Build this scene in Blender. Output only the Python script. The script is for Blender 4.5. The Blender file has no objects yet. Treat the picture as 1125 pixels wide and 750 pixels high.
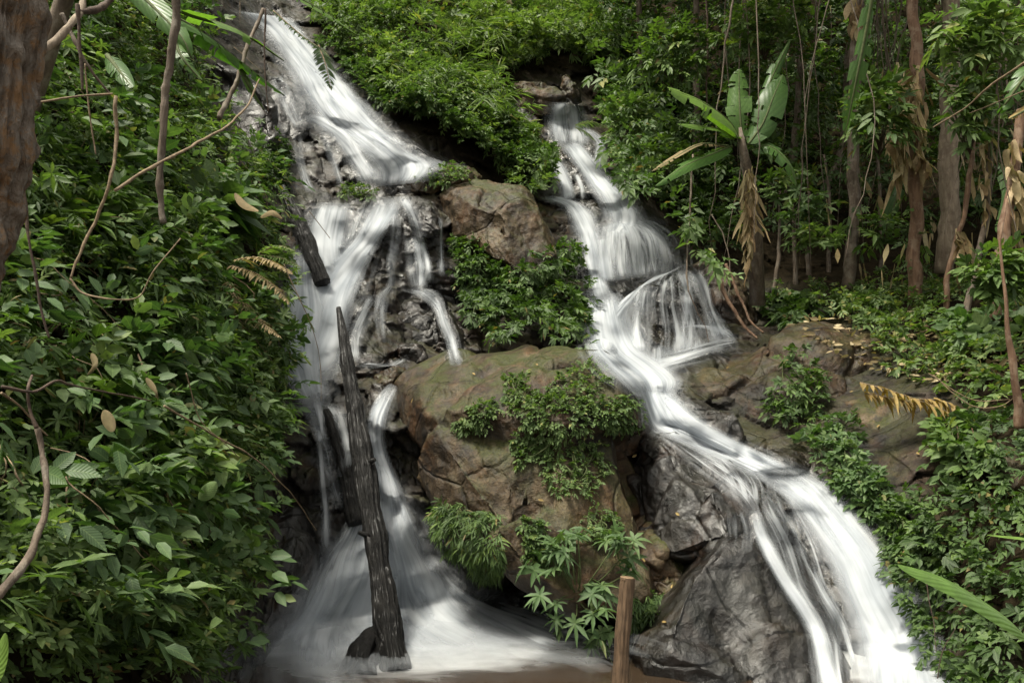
import bpy, bmesh, math
import numpy as np
from mathutils import Vector
from mathutils.bvhtree import BVHTree

# ---------------------------------------------------------------- camera, world, sun
SC = bpy.context.scene
COL = SC.collection
F = 875.0                      # focal length in photo pixels (1125 wide)
CAM = np.array([0.0, 0.0, 2.3]); PITCH = math.radians(5.0)
FW = np.array([0.0, math.cos(PITCH), math.sin(PITCH)])
RT = np.array([1.0, 0.0, 0.0])
UP = np.array([0.0, -math.sin(PITCH), math.cos(PITCH)])
cd = bpy.data.cameras.new('camera'); cam = bpy.data.objects.new('camera', cd); COL.objects.link(cam)
cd.lens = 28.0; cd.sensor_width = 36.0; cd.clip_start = 0.05; cd.clip_end = 2000.0
cam.location = CAM; cam.rotation_euler = (math.radians(90.0) + PITCH, 0, 0)
SC.camera = cam
SUN_EL, SUN_AZ = math.radians(68.0), math.radians(-125.0)   # azimuth from +Y toward +X
world = bpy.data.worlds.new("World"); SC.world = world; world.use_nodes = True
wn = world.node_tree; bg = wn.nodes['Background']
sky = wn.nodes.new('ShaderNodeTexSky'); sky.sky_type = 'NISHITA'; sky.sun_disc = False
sky.sun_elevation = SUN_EL; sky.sun_rotation = SUN_AZ
sky.air_density = 1.0; sky.dust_density = 4.0; sky.ozone_density = 1.0
hs = wn.nodes.new('ShaderNodeHueSaturation'); hs.inputs['Saturation'].default_value = 0.3; wn.links.new(sky.outputs[0], hs.inputs['Color'])
wb = wn.nodes.new('ShaderNodeMix'); wb.data_type = 'RGBA'; wb.blend_type = 'MULTIPLY'; wb.inputs[0].default_value = 1.0; wb.inputs[7].default_value = (1.0, 0.96, 0.84, 1)
wn.links.new(hs.outputs[0], wb.inputs[6]); wn.links.new(wb.outputs[2], bg.inputs[0]); bg.inputs[1].default_value = 0.07
sl = bpy.data.lights.new('sun', 'SUN'); sl.energy = 1.5; sl.angle = math.radians(12.0); sl.color = (1.0, 0.95, 0.82)
sun = bpy.data.objects.new('sun', sl); COL.objects.link(sun)
sd = Vector((math.sin(SUN_AZ) * math.cos(SUN_EL), math.cos(SUN_AZ) * math.cos(SUN_EL), math.sin(SUN_EL)))
sun.rotation_euler = sd.to_track_quat('Z', 'Y').to_euler(); sun.location = (0, 5, 30)
SC.view_settings.view_transform = 'Standard'; SC.view_settings.look = 'None'
SC.view_settings.gamma = 1.0; SC.view_settings.exposure = 2.0
SC.view_settings.use_curve_mapping = False
SC.render.engine = 'CYCLES'
SC.cycles.transparent_max_bounces = 24
SC.cycles.max_bounces = 5

rng = np.random.default_rng(7)

# ---------------------------------------------------------------- numeric helpers
def P(px, py, d):
    px = np.asarray(px, float); py = np.asarray(py, float); d = np.asarray(d, float)
    a = ((px - 562.5) / F * d)[..., None]; b = ((375.0 - py) / F * d)[..., None]
    return CAM + d[..., None] * FW + a * RT + b * UP

def proj(w):
    v = w - CAM; d = v @ FW
    dd = np.maximum(d, 0.2)
    return 562.5 + F * (v @ RT) / dd, 375.0 - F * (v @ UP) / dd, d

def nrm(v): return v / np.maximum(np.linalg.norm(v, axis=-1, keepdims=True), 1e-9)

def _h(ix, iy, iz, s):
    n = (ix * 374761393 + iy * 668265263 + iz * 2147483647 + s * 974634777) & 0x7fffffff
    n = ((n ^ (n >> 13)) * 1274126177) & 0x7fffffff
    n = ((n ^ (n >> 15)) * 461845907) & 0x7fffffff
    return ((n ^ (n >> 16)) & 0xffffff) / float(0xffffff)

def vnoise(p, s=0):
    i = np.floor(p).astype(np.int64); f = p - i; f = f * f * (3 - 2 * f)
    r = 0.0
    for dx in (0, 1):
        for dy in (0, 1):
            for dz in (0, 1):
                w = (f[..., 0] if dx else 1 - f[..., 0]) * (f[..., 1] if dy else 1 - f[..., 1]) * (f[..., 2] if dz else 1 - f[..., 2])
                r = r + w * _h(i[..., 0] + dx, i[..., 1] + dy, i[..., 2] + dz, s)
    return r * 2 - 1

def fbm(p, o=4, s=0, g=0.5):
    a = 1.0; t = 0.0; q = p.copy()
    for k in range(o):
        t = t + a * vnoise(q, s + k * 17); q = q * 2.03 + 11.3; a *= g
    return t

def facets(p, s=0):
    """planar facet offset and crack distance from jittered cells"""
    i = np.floor(p).astype(np.int64)
    b1 = np.full(p.shape[:-1], 9e9); b2 = b1.copy(); off = np.zeros(p.shape[:-1])
    for dx in (-1, 0, 1):
        for dy in (-1, 0, 1):
            for dz in (-1, 0, 1):
                c = i + np.array([dx, dy, dz])
                r = np.stack([_h(c[..., 0], c[..., 1], c[..., 2], s + k) for k in range(3)], -1)
                g = np.stack([_h(c[..., 0], c[..., 1], c[..., 2], s + 9 + k) for k in range(4)], -1) * 2 - 1
                v = p - (c + r); dd = (v * v).sum(-1)
                o = (v * g[..., :3]).sum(-1) + 0.5 * g[..., 3]
                m = dd < b1
                b2 = np.where(m, b1, np.minimum(b2, dd)); off = np.where(m, o, off); b1 = np.where(m, dd, b1)
    return off, np.sqrt(b2) - np.sqrt(b1)

def catmull(pts, n):
    """n samples along a smooth curve through pts (rows of any width)"""
    p = np.asarray(pts, float); m = len(p)
    if m == 2: return p[0] + np.linspace(0, 1, n)[:, None] * (p[1] - p[0])
    q = np.vstack([2 * p[0] - p[1], p, 2 * p[-1] - p[-2]])
    L = np.r_[0, np.cumsum(np.linalg.norm(np.diff(p[:, :2], axis=0), axis=1) + 1e-6)]
    t = np.linspace(0, L[-1], n); k = np.clip(np.searchsorted(L, t, side='right') - 1, 0, m - 2)
    u = ((t - L[k]) / (L[k + 1] - L[k]))[:, None]
    a, b, c, d = q[k], q[k + 1], q[k + 2], q[k + 3]
    return 0.5 * (2 * b + (c - a) * u + (2 * a - 5 * b + 4 * c - d) * u ** 2 + (3 * b - a - 3 * c + d) * u ** 3)

def inpoly(x, y, poly):
    poly = np.asarray(poly, float); r = np.zeros(np.shape(x), bool); j = len(poly) - 1
    for i in range(len(poly)):
        xi, yi = poly[i]; xj, yj = poly[j]
        with np.errstate(divide='ignore', invalid='ignore'):
            r ^= ((yi > y) != (yj > y)) & (x < (xj - xi) * (y - yi) / (yj - yi + 1e-12) + xi)
        j = i
    return r

def sample_poly(poly, n):
    poly = np.asarray(poly, float); lo = poly.min(0); hi = poly.max(0); X = []; c = 0
    while c < n:
        q = lo + rng.random((n * 2 + 16, 2)) * (hi - lo); q = q[inpoly(q[:, 0], q[:, 1], poly)]
        X.append(q); c += len(q)
    return np.vstack(X)[:n]

# ---------------------------------------------------------------- object helpers
def setp(o, label=None, cat=None, group=None, kind=None):
    if label: o['label'] = label
    if cat: o['category'] = cat
    if group: o['group'] = group
    if kind: o['kind'] = kind
    return o

def build(name, V, faces, mat, parent=None, base=None, smooth=True, uv=None, attrs=None, **kw):
    """faces: (n,k) int array or list of such arrays; V: world coordinates"""
    V = np.asarray(V, float)
    if base is None:
        base = np.zeros(3) if parent is None else np.array(parent.location)
    if not isinstance(faces, list): faces = [faces]
    me = bpy.data.meshes.new(name); me.vertices.add(len(V))
    me.vertices.foreach_set('co', (V - base).astype(np.float32).ravel())
    loops = np.concatenate([f.ravel() for f in faces]).astype(np.int32)
    cnt = np.concatenate([np.full(len(f), f.shape[1]) for f in faces]).astype(np.int32)
    me.loops.add(len(loops)); me.loops.foreach_set('vertex_index', loops)
    me.polygons.add(len(cnt)); st = np.r_[0, np.cumsum(cnt)[:-1]].astype(np.int32)
    me.polygons.foreach_set('loop_start', st)
    me.polygons.foreach_set('use_smooth', np.full(len(cnt), smooth))
    if uv is not None:
        l = me.uv_layers.new(name='UVMap'); l.data.foreach_set('uv', uv[loops].astype(np.float32).ravel())
    if attrs:
        for k, a in attrs.items():
            at = me.attributes.new(k, 'FLOAT', 'POINT'); at.data.foreach_set('value', a.astype(np.float32))
    me.update(calc_edges=True); me.validate()
    me.materials.append(mat)
    o = bpy.data.objects.new(name, me); COL.objects.link(o)
    if parent is not None: o.parent = parent
    else: o.location = base
    return setp(o, **kw)

def root(name, loc, label, cat, group=None):
    o = bpy.data.objects.new(name, None); COL.objects.link(o); o.location = [float(x) for x in loc]
    return setp(o, label, cat, group)

def gridfaces(m, n):
    i = np.arange(m * n).reshape(m, n)
    return np.stack([i[:-1, :-1], i[:-1, 1:], i[1:, 1:], i[1:, :-1]], -1).reshape(-1, 4)

def tube_arrays(pts, rad, sides=8, rough=0.0, seed=0, freq=6.0, cap=True, groove=0.0):
    pts = np.asarray(pts, float); n = len(pts); rad = np.broadcast_to(rad, (n,))
    T = nrm(np.gradient(pts, axis=0)); ref = np.array([0.31, 0.9, 0.17]) if abs(T[0] @ np.array([0.31, 0.9, 0.17])) < 0.85 else np.array([1.0, 0, 0])
    A = nrm(ref - (T @ ref)[:, None] * T); B = np.cross(T, A)
    th = np.linspace(0, 2 * np.pi, sides, endpoint=False)
    R = A[:, None] * np.cos(th)[None, :, None] + B[:, None] * np.sin(th)[None, :, None]
    V = pts[:, None] + R * rad[:, None, None]
    if rough: 
        rr = rad[:, None] * rough * fbm(V * freq + seed, 3, seed)
        V = V + R * rr[..., None]
    if groove:
        Lc = np.r_[0, np.cumsum(np.linalg.norm(np.diff(pts, axis=0), axis=1))]
        q = np.stack([np.cos(th)[None] * 4.2 + 0 * Lc[:, None], np.sin(th)[None] * 4.2 + 0 * Lc[:, None], Lc[:, None] * 1.1 + 0 * th[None]], -1) + seed
        q = q + 0.35 * fbm(q * 0.7, 2, seed + 5)[..., None]
        V = V - R * (rad[:, None] * groove * (1 - np.clip(np.abs(fbm(q, 3, seed + 3)) * 2.4, 0, 1)))[..., None]
    i = np.arange(n * sides).reshape(n, sides); j = np.roll(i, -1, 1)
    f = np.stack([i[:-1], j[:-1], j[1:], i[1:]], -1).reshape(-1, 4)
    V = V.reshape(-1, 3); fs = [f]
    if cap:
        V = np.vstack([V, pts[0], pts[-1]]); a = len(V) - 2; k = np.arange(sides); k2 = (k + 1) % sides
        fs.append(np.stack([np.full(sides, a), k2, k], -1)); e = (n - 1) * sides
        fs.append(np.stack([np.full(sides, a + 1), e + k, e + k2], -1))
    return V, fs

class Geo:
    def __init__(s): s.V = []; s.F = []; s.n = 0; s.uv = []
    def add(s, V, fs, uv=None):
        if not isinstance(fs, list): fs = [fs]
        for f in fs: s.F.append(f + s.n)
        s.V.append(V); s.n += len(V); s.uv.append(np.zeros((len(V), 2)) if uv is None else uv)
    def tube(s, *a, **k): s.add(*tube_arrays(*a, **k))
    def build(s, name, mat, **k):
        return build(name, np.vstack(s.V), s.F, mat, uv=np.vstack(s.uv), **k)

# ---------------------------------------------------------------- materials
class NT:
    def __init__(s, name):
        s.m = bpy.data.materials.new(name); s.m.use_nodes = True; s.t = s.m.node_tree; s.N = s.t.nodes
        s.N.clear(); s.out = s.n('ShaderNodeOutputMaterial')
    def n(s, t, **kw):
        o = s.N.new(t)
        for k, v in kw.items():
            if k.startswith('i_'):
                key = k[2:]; o.inputs[int(key) if key.isdigit() else key.replace('_', ' ')].default_value = v
            else: setattr(o, k, v)
        return o
    def l(s, a, b): s.t.links.new(a, b)
    def noise(s, vec, scale, detail=4.0, rough=0.55, dist=0.0):
        o = s.n('ShaderNodeTexNoise'); o.inputs['Scale'].default_value = scale; o.inputs['Detail'].default_value = detail
        o.inputs['Roughness'].default_value = rough; o.inputs['Distortion'].default_value = dist
        if vec is not None: s.l(vec, o.inputs['Vector'])
        return o.outputs[0]
    def ramp(s, fac, stops, interp='LINEAR'):
        o = s.n('ShaderNodeValToRGB'); e = o.color_ramp; e.interpolation = interp
        while len(e.elements) < len(stops): e.elements.new(0.5)
        for el, (p, c) in zip(e.elements, stops):
            el.position = p; el.color = (c, c, c, 1) if np.isscalar(c) else (*c, 1)
        s.l(fac, o.inputs[0]); return o.outputs[0]
    def mix(s, f, a, b, mode='MIX'):
        o = s.n('ShaderNodeMix', data_type='RGBA', blend_type=mode)
        for v, i in ((f, 0), (a, 6), (b, 7)):
            if isinstance(v, (int, float)): o.inputs[i].default_value = v if i == 0 else (v, v, v, 1)
            elif isinstance(v, tuple): o.inputs[i].default_value = (*v, 1)
            else: s.l(v, o.inputs[i])
        return o.outputs[2]
    def math(s, op, a, b=0.0, clamp=False):
        o = s.n('ShaderNodeMath', operation=op, use_clamp=clamp)
        for v, i in ((a, 0), (b, 1)):
            if isinstance(v, (int, float)): o.inputs[i].default_value = v
            else: s.l(v, o.inputs[i])
        return o.outputs[0]
    def attr(s, name):
        return s.n('ShaderNodeAttribute', attribute_name=name).outputs['Fac']
    def bump(s, h, strength, dist, normal=None):
        o = s.n('ShaderNodeBump'); o.inputs['Strength'].default_value = strength; o.inputs['Distance'].default_value = dist
        s.l(h, o.inputs['Height'])
        if normal is not None: s.l(normal, o.inputs['Normal'])
        return o.outputs[0]

def rock_mat(name, dark, mid, light, rust=(0.16, 0.07, 0.025), rust_amt=0.5, moss=0.3, rough=(0.3, 0.65), sc=1.0, wetdef=0.0):
    t = NT(name); pos = t.n('ShaderNodeNewGeometry').outputs['Position']
    n1 = t.noise(pos, 1.1 * sc, 6, 0.6, 0.6); n2 = t.noise(pos, 5.0 * sc, 8, 0.65, 0.3); n3 = t.noise(pos, 38 * sc, 6, 0.7)
    base = t.ramp(t.math('ADD', t.math('MULTIPLY', n1, 0.6), t.math('MULTIPLY', n2, 0.4)), [(0.39, dark), (0.5, mid), (0.60, light)])
    mpz = t.n('ShaderNodeMapping'); mpz.inputs['Scale'].default_value = (4.0, 4.0, 0.8); t.l(pos, mpz.inputs[0])
    base = t.mix(1.0, base, t.ramp(t.noise(mpz.outputs[0], 1.0, 6, 0.65, 0.5), [(0.36, 0.35), (0.52, 1.0), (0.7, 1.3)]), 'MULTIPLY')
    r = t.math('MULTIPLY', t.ramp(t.noise(pos, 1.9 * sc, 5, 0.6, 1.2), [(0.5, 0.0), (0.66, 1.0)]), rust_amt)
    base = t.mix(r, base, rust)
    base = t.mix(1.0, base, t.ramp(n3, [(0.3, 0.45), (0.55, 1.0), (0.75, 1.5)]), 'MULTIPLY')
    # pale mineral flecks and lichen
    fl = t.math('MULTIPLY', t.ramp(t.noise(pos, 14 * sc, 5, 0.75, 0.8), [(0.62, 0.0), (0.7, 1.0)]), 0.35)
    base = t.mix(fl, base, tuple(min(1.0, x * 1.9) for x in light))
    # veins / cracks
    v = t.n('ShaderNodeTexVoronoi', feature='DISTANCE_TO_EDGE'); v.inputs['Scale'].default_value = 0.9 * sc
    w = t.n('ShaderNodeVectorMath', operation='ADD'); t.l(pos, w.inputs[0])
    ns = t.n('ShaderNodeTexNoise'); ns.inputs['Scale'].default_value = 1.5 * sc; t.l(pos, ns.inputs['Vector']); ns.inputs['Detail'].default_value = 6
    sw = t.n('ShaderNodeVectorMath', operation='SCALE'); sw.inputs['Scale'].default_value = 0.3; t.l(ns.outputs[1], sw.inputs[0]); t.l(sw.outputs[0], w.inputs[1]); t.l(w.outputs[0], v.inputs['Vector'])
    crack = t.ramp(v.outputs[0], [(0.0, 0.0), (0.022, 1.0)])
    base = t.mix(t.math('MULTIPLY', t.math('SUBTRACT', 1.0, crack), 0.35), base, tuple(x * 0.4 for x in dark))
    # moss where the surface looks up
    nz = t.n('ShaderNodeSeparateXYZ'); t.l(t.n('ShaderNodeNewGeometry').outputs['Normal'], nz.inputs[0])
    ms = t.math('MULTIPLY', t.ramp(nz.outputs[2], [(0.15, 0.0), (0.8, 1.0)]), t.ramp(t.noise(pos, 2.6 * sc, 7, 0.7), [(0.42, 0.0), (0.56, 1.0)]))
    ms = t.math('MULTIPLY', ms, moss)
    base = t.mix(ms, base, t.ramp(n3, [(0.35, (0.020, 0.026, 0.006)), (0.65, (0.062, 0.066, 0.014))]))
    wet = t.math('MAXIMUM', t.attr('wet'), wetdef, clamp=True)
    wet = t.math('MULTIPLY', wet, t.ramp(t.noise(pos, 3.3, 5, 0.6), [(0.25, 0.55), (0.5, 1.0)]))
    base = t.mix(wet, base, t.mix(1.0, base, (0.34, 0.31, 0.29), 'MULTIPLY'))
    so = t.attr('soil')
    base = t.mix(so, base, t.ramp(n2, [(0.3, (0.012, 0.010, 0.007)), (0.7, (0.045, 0.034, 0.02))]))  # dark soil tone, which also paints in the shade behind the forest
    b = t.n('ShaderNodeBsdfPrincipled'); t.l(base, b.inputs['Base Color'])
    rg = t.ramp(n2, [(0.3, rough[0] + 0.2), (0.7, rough[1])])
    t.l(t.mix(so, t.mix(wet, rg, t.ramp(n2, [(0.35, 0.10), (0.7, 0.38)])), 0.95), b.inputs['Roughness'])
    t.l(t.math('SUBTRACT', t.math('ADD', 0.3, t.math('MULTIPLY', wet, 0.3)), t.math('MULTIPLY', so, 0.28)), b.inputs['Specular IOR Level'])
    hb = t.bump(n2, 0.55, 0.10 / sc); hb = t.bump(n3, 0.6, 0.018 / sc, hb)
    for vs, vd in ((3.2, 0.07), (9.0, 0.03)):
        vo = t.n('ShaderNodeTexVoronoi', feature='F1'); vo.inputs['Scale'].default_value = vs * sc
        wv = t.n('ShaderNodeVectorMath', operation='MULTIPLY_ADD'); t.l(ns.outputs[1], wv.inputs[0]); wv.inputs[1].default_value = (0.35, 0.35, 0.35); t.l(pos, wv.inputs[2])
        t.l(wv.outputs[0], vo.inputs['Vector']); hb = t.bump(vo.outputs['Distance'], 0.6, vd, hb)
    hb = t.bump(t.noise(pos, 150 * sc, 3, 0.6), 0.4, 0.004, hb); hb = t.bump(crack, 0.7, 0.03 / sc, hb)
    t.l(t.math('MULTIPLY', wet, 0.55), b.inputs['Coat Weight']); b.inputs['Coat Roughness'].default_value = 0.17; b.inputs['Coat IOR'].default_value = 1.45
    t.l(t.bump(n2, 0.5, 0.05), b.inputs['Coat Normal'])
    t.l(hb, b.inputs['Normal']); t.l(b.outputs[0], t.out.inputs[0]); return t.m

M = {}
M['bedrock'] = rock_mat('bedrock', (0.006, 0.005, 0.004), (0.020, 0.015, 0.011), (0.055, 0.043, 0.031), rust_amt=0.3, rust=(0.07, 0.03, 0.012), moss=0.4)
M['brown'] = rock_mat('brown_rock', (0.012, 0.009, 0.006), (0.058, 0.038, 0.020), (0.135, 0.098, 0.058), rust=(0.105, 0.045, 0.014), rust_amt=0.55, moss=1.0, wetdef=0.08)
M['reddish'] = rock_mat('reddish_rock', (0.012, 0.008, 0.004), (0.042, 0.026, 0.014), (0.09, 0.062, 0.036), rust=(0.08, 0.033, 0.011), rust_amt=0.6, moss=0.5, wetdef=0.1)
M['dark'] = rock_mat('dark_wet_rock', (0.005, 0.0045, 0.004), (0.014, 0.011, 0.009), (0.038, 0.031, 0.025), rust_amt=0.3, rust=(0.05, 0.022, 0.009), moss=0.15, wetdef=0.55)
M['grey'] = rock_mat('grey_wet_rock', (0.008, 0.007, 0.0065), (0.024, 0.021, 0.019), (0.06, 0.055, 0.049), rust=(0.06, 0.027, 0.011), rust_amt=0.5, moss=0.15, wetdef=0.6)

def soil_mat():
    t = NT('soil'); pos = t.n('ShaderNodeNewGeometry').outputs['Position']
    n = t.noise(pos, 3, 8, 0.7); n3 = t.noise(pos, 40, 5, 0.7)
    base = t.mix(1.0, t.ramp(n, [(0.3, (0.018, 0.013, 0.008)), (0.7, (0.07, 0.048, 0.028))]), t.ramp(n3, [(0.3, 0.5), (0.7, 1.5)]), 'MULTIPLY')
    b = t.n('ShaderNodeBsdfPrincipled'); t.l(base, b.inputs['Base Color']); b.inputs['Roughness'].default_value = 0.85
    t.l(t.bump(n3, 0.8, 0.03), b.inputs['Normal']); t.l(b.outputs[0], t.out.inputs[0]); return t.m
M['soil'] = soil_mat()

def water_mat(name, su, sv, lo=0.32, hi=0.68):
    """falling water blurred into silk: white streaks with gaps"""
    t = NT(name); uv = t.n('ShaderNodeUVMap').outputs[0]
    mp = t.n('ShaderNodeMapping'); mp.inputs['Scale'].default_value = (su, sv, 1); t.l(uv, mp.inputs[0])
    mp2 = t.n('ShaderNodeMapping'); mp2.inputs['Scale'].default_value = (su * 4.5, sv * 1.6, 1); t.l(uv, mp2.inputs[0])
    a = t.noise(mp.outputs[0], 1.0, 2, 0.5, 0.25); b_ = t.noise(mp2.outputs[0], 1.0, 3, 0.55, 0.1)
    st = t.math('ADD', t.math('MULTIPLY', a, 0.74), t.math('MULTIPLY', b_, 0.26))
    st = t.ramp(st, [(lo, 0.0), (hi, 1.0)], 'EASE')
    d = t.attr('dens')
    al = t.math('ADD', t.math('MULTIPLY', d, 0.97), t.math('MULTIPLY', t.math('SUBTRACT', st, 0.5), t.math('MULTIPLY', t.math('SUBTRACT', 1.5, d), 0.95)))
    al = t.math('MULTIPLY', al, t.attr('fade'))
    al = t.ramp(al, [(0.02, 0.0), (0.5, 0.36), (1.0, 0.96)], 'B_SPLINE')
    df = t.n('ShaderNodeBsdfDiffuse'); df.inputs['Roughness'].default_value = 0.0
    t.l(t.mix(st, (0.32, 0.35, 0.385), (0.64, 0.665, 0.69)), df.inputs[0])
    t.l(t.bump(st, 0.2, 0.03), df.inputs['Normal'])
    tl = t.n('ShaderNodeBsdfTranslucent'); tl.inputs[0].default_value = (0.85, 0.88, 0.92, 1)
    m1 = t.n('ShaderNodeMixShader'); m1.inputs[0].default_value = 0.3; t.l(df.outputs[0], m1.inputs[1]); t.l(tl.outputs[0], m1.inputs[2])
    tr = t.n('ShaderNodeBsdfTransparent'); m2 = t.n('ShaderNodeMixShader')
    t.l(al, m2.inputs[0]); t.l(tr.outputs[0], m2.inputs[1]); t.l(m1.outputs[0], m2.inputs[2]); t.l(m2.outputs[0], t.out.inputs[0])
    return t.m
M['water'] = water_mat('falling_water', 6.5, 0.6)

def pool_mat():
    t = NT('pool_water'); pos = t.n('ShaderNodeNewGeometry').outputs['Position']
    mp = t.n('ShaderNodeMapping'); mp.inputs['Scale'].default_value = (0.8, 2.6, 1); mp.inputs['Rotation'].default_value = (0, 0, 0.25); t.l(pos, mp.inputs[0])
    n = t.noise(mp.outputs[0], 1.5, 5, 0.55, 1.2); f = t.attr('foam')
    f = t.math('ADD', f, t.math('MULTIPLY', t.math('SUBTRACT', n, 0.5), t.math('MULTIPLY', t.math('MULTIPLY', f, t.math('SUBTRACT', 1.15, f)), 3.2)))
    f = t.ramp(f, [(0.06, 0.0), (0.5, 0.5), (0.95, 0.95)], 'EASE')
    b = t.n('ShaderNodeBsdfPrincipled'); t.l(t.mix(f, (0.032, 0.022, 0.014), (0.80, 0.82, 0.83)), b.inputs['Base Color'])
    t.l(t.ramp(f, [(0.0, 0.16), (0.4, 0.8)]), b.inputs['Roughness'])
    t.l(t.bump(t.noise(mp.outputs[0], 3.0, 3, 0.5), 0.12, 0.05), b.inputs['Normal'])
    t.l(b.outputs[0], t.out.inputs[0]); return t.m
M['pool'] = pool_mat()

def leaf_mat(name, stops, trans=0.3, rough=0.5, vein=1.0):
    t = NT(name); tint = t.attr('tint'); uv = t.n('ShaderNodeUVMap').outputs[0]
    s = t.n('ShaderNodeSeparateXYZ'); t.l(uv, s.inputs[0])
    col = t.ramp(tint, stops)
    pos = t.n('ShaderNodeNewGeometry').outputs['Position']
    col = t.mix(1.0, col, t.ramp(t.noise(pos, 30, 3, 0.6), [(0.3, 0.78), (0.7, 1.22)]), 'MULTIPLY')
    au = t.math('ABSOLUTE', s.outputs[0])
    mid = t.ramp(au, [(0.0, 1.0), (0.09, 0.0)])
    # side veins as a slanted wave
    ph = t.math('SUBTRACT', t.math('MULTIPLY', s.outputs[1], 60.0), t.math('MULTIPLY', au, 16.0))
    vn = t.math('MULTIPLY', t.math('ADD', t.math('SINE', ph), 1.0), 0.5)
    col = t.mix(t.math('MULTIPLY', mid, 0.35 * vein), col, (0.22, 0.30, 0.10))
    col = t.mix(t.math('MULTIPLY', t.math('POWER', vn, 4.0), 0.12 * vein), col, (0.20, 0.28, 0.09))
    geo = t.n('ShaderNodeNewGeometry')
    col = t.mix(t.math('MULTIPLY', geo.outputs['Backfacing'], 0.35), col, t.mix(0.5, col, (0.16, 0.22, 0.12)))
    b = t.n('ShaderNodeBsdfPrincipled'); t.l(col, b.inputs['Base Color']); b.inputs['Roughness'].default_value = rough
    b.inputs['Specular IOR Level'].default_value = 0.3
    if vein > 0: t.l(t.bump(vn, 0.25 * vein, 0.004), b.inputs['Normal'])
    tl = t.n('ShaderNodeBsdfTranslucent'); t.l(t.mix(1.0, col, (1.25, 1.5, 0.55), 'MULTIPLY'), tl.inputs[0])
    m = t.n('ShaderNodeMixShader'); m.inputs[0].default_value = trans
    t.l(b.outputs[0], m.inputs[1]); t.l(tl.outputs[0], m.inputs[2]); t.l(m.outputs[0], t.out.inputs[0]); return t.m

G = lambda a: tuple(a)
M['leaf'] = leaf_mat('green_leaves', [(0.0, (0.012, 0.030, 0.008)), (0.35, (0.040, 0.080, 0.017)), (0.7, (0.092, 0.152, 0.030)), (0.93, (0.18, 0.24, 0.045)), (0.955, (0.2, 0.14, 0.045)), (1.0, (0.12, 0.07, 0.035))])
M['leaf_bluish'] = leaf_mat('bluish_green_leaves', [(0.0, (0.014, 0.038, 0.015)), (0.5, (0.056, 0.108, 0.036)), (0.95, (0.15, 0.21, 0.072)), (1.0, (0.16, 0.12, 0.05))])
M['leaf_lime'] = leaf_mat('yellow_green_leaves', [(0.0, (0.035, 0.070, 0.010)), (0.5, (0.088, 0.142, 0.040)), (0.9, (0.18, 0.24, 0.075)), (1.0, (0.28, 0.25, 0.08))], trans=0.35)
M['banana'] = leaf_mat('banana_leaf', [(0.0, (0.022, 0.065, 0.012)), (0.5, (0.06, 0.14, 0.022)), (1.0, (0.17, 0.28, 0.045))], trans=0.38, rough=0.35)
M['dead'] = leaf_mat('dead_leaf', [(0.0, (0.10, 0.055, 0.025)), (0.5, (0.32, 0.22, 0.12)), (1.0, (0.56, 0.44, 0.28))], trans=0.2, rough=0.8, vein=0.4)
M['yellow'] = leaf_mat('yellow_dead_leaf', [(0.0, (0.14, 0.075, 0.028)), (0.5, (0.30, 0.18, 0.055)), (1.0, (0.46, 0.32, 0.12))], trans=0.2, rough=0.6, vein=0.4)

def bark_mat(name, a, b_, c=None, rough=0.8, sc=(18, 18, 3), amt=0.5, bstr=0.8, bd=0.02, n2s=7, spec=0.4, coat=0.0):
    t = NT(name); pos = t.n('ShaderNodeNewGeometry').outputs['Position']
    mp = t.n('ShaderNodeMapping'); mp.inputs['Scale'].default_value = sc; t.l(pos, mp.inputs[0])
    n = t.noise(mp.outputs[0], 1.0, 6, 0.65, 0.6); n2 = t.noise(pos, n2s, 6, 0.7)
    col = t.ramp(n, [(0.32, a), (0.68, b_)])
    if c: col = t.mix(t.math('MULTIPLY', t.ramp(n2, [(0.5, 0.0), (0.6, 1.0)]), amt), col, c)
    p = t.n('ShaderNodeBsdfPrincipled'); t.l(col, p.inputs['Base Color']); p.inputs['Roughness'].default_value = rough; p.inputs['Specular IOR Level'].default_value = spec; p.inputs['Coat Weight'].default_value = coat; p.inputs['Coat Roughness'].default_value = 0.28
    hb = t.bump(n, bstr, bd); t.l(t.bump(t.noise(pos, 90, 4, 0.7), 0.5, 0.004, hb), p.inputs['Normal'])
    t.l(p.outputs[0], t.out.inputs[0]); return t.m
M['bark'] = bark_mat('bark', (0.05, 0.035, 0.024), (0.17, 0.13, 0.095), (0.24, 0.21, 0.17))
M['palebark'] = bark_mat('pale_bark', (0.13, 0.095, 0.065), (0.32, 0.26, 0.19), (0.09, 0.06, 0.04))
M['redbark'] = bark_mat('reddish_bark', (0.07, 0.035, 0.02), (0.21, 0.125, 0.075), (0.27, 0.2, 0.14))
M['twig'] = bark_mat('twig_bark', (0.09, 0.06, 0.035), (0.26, 0.19, 0.115), sc=(30, 30, 30), bd=0.004)
M['darktwig'] = bark_mat('dark_twig_bark', (0.03, 0.02, 0.014), (0.10, 0.065, 0.045), sc=(40, 40, 40), bd=0.004)
M['log'] = bark_mat('wet_black_log', (0.002, 0.002, 0.0018), (0.010, 0.009, 0.008), (0.028, 0.025, 0.022), rough=0.42, sc=(45, 45, 5), amt=0.35, bstr=1.0, bd=0.05, spec=0.25, coat=0.10)
M['post'] = bark_mat('wooden_post', (0.045, 0.027, 0.014), (0.15, 0.095, 0.055), (0.035, 0.022, 0.013), sc=(60, 60, 5), bd=0.006)
M['endgrain'] = bark_mat('sawn_wood', (0.10, 0.06, 0.03), (0.22, 0.15, 0.085), sc=(60, 60, 60), bd=0.002)
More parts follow.
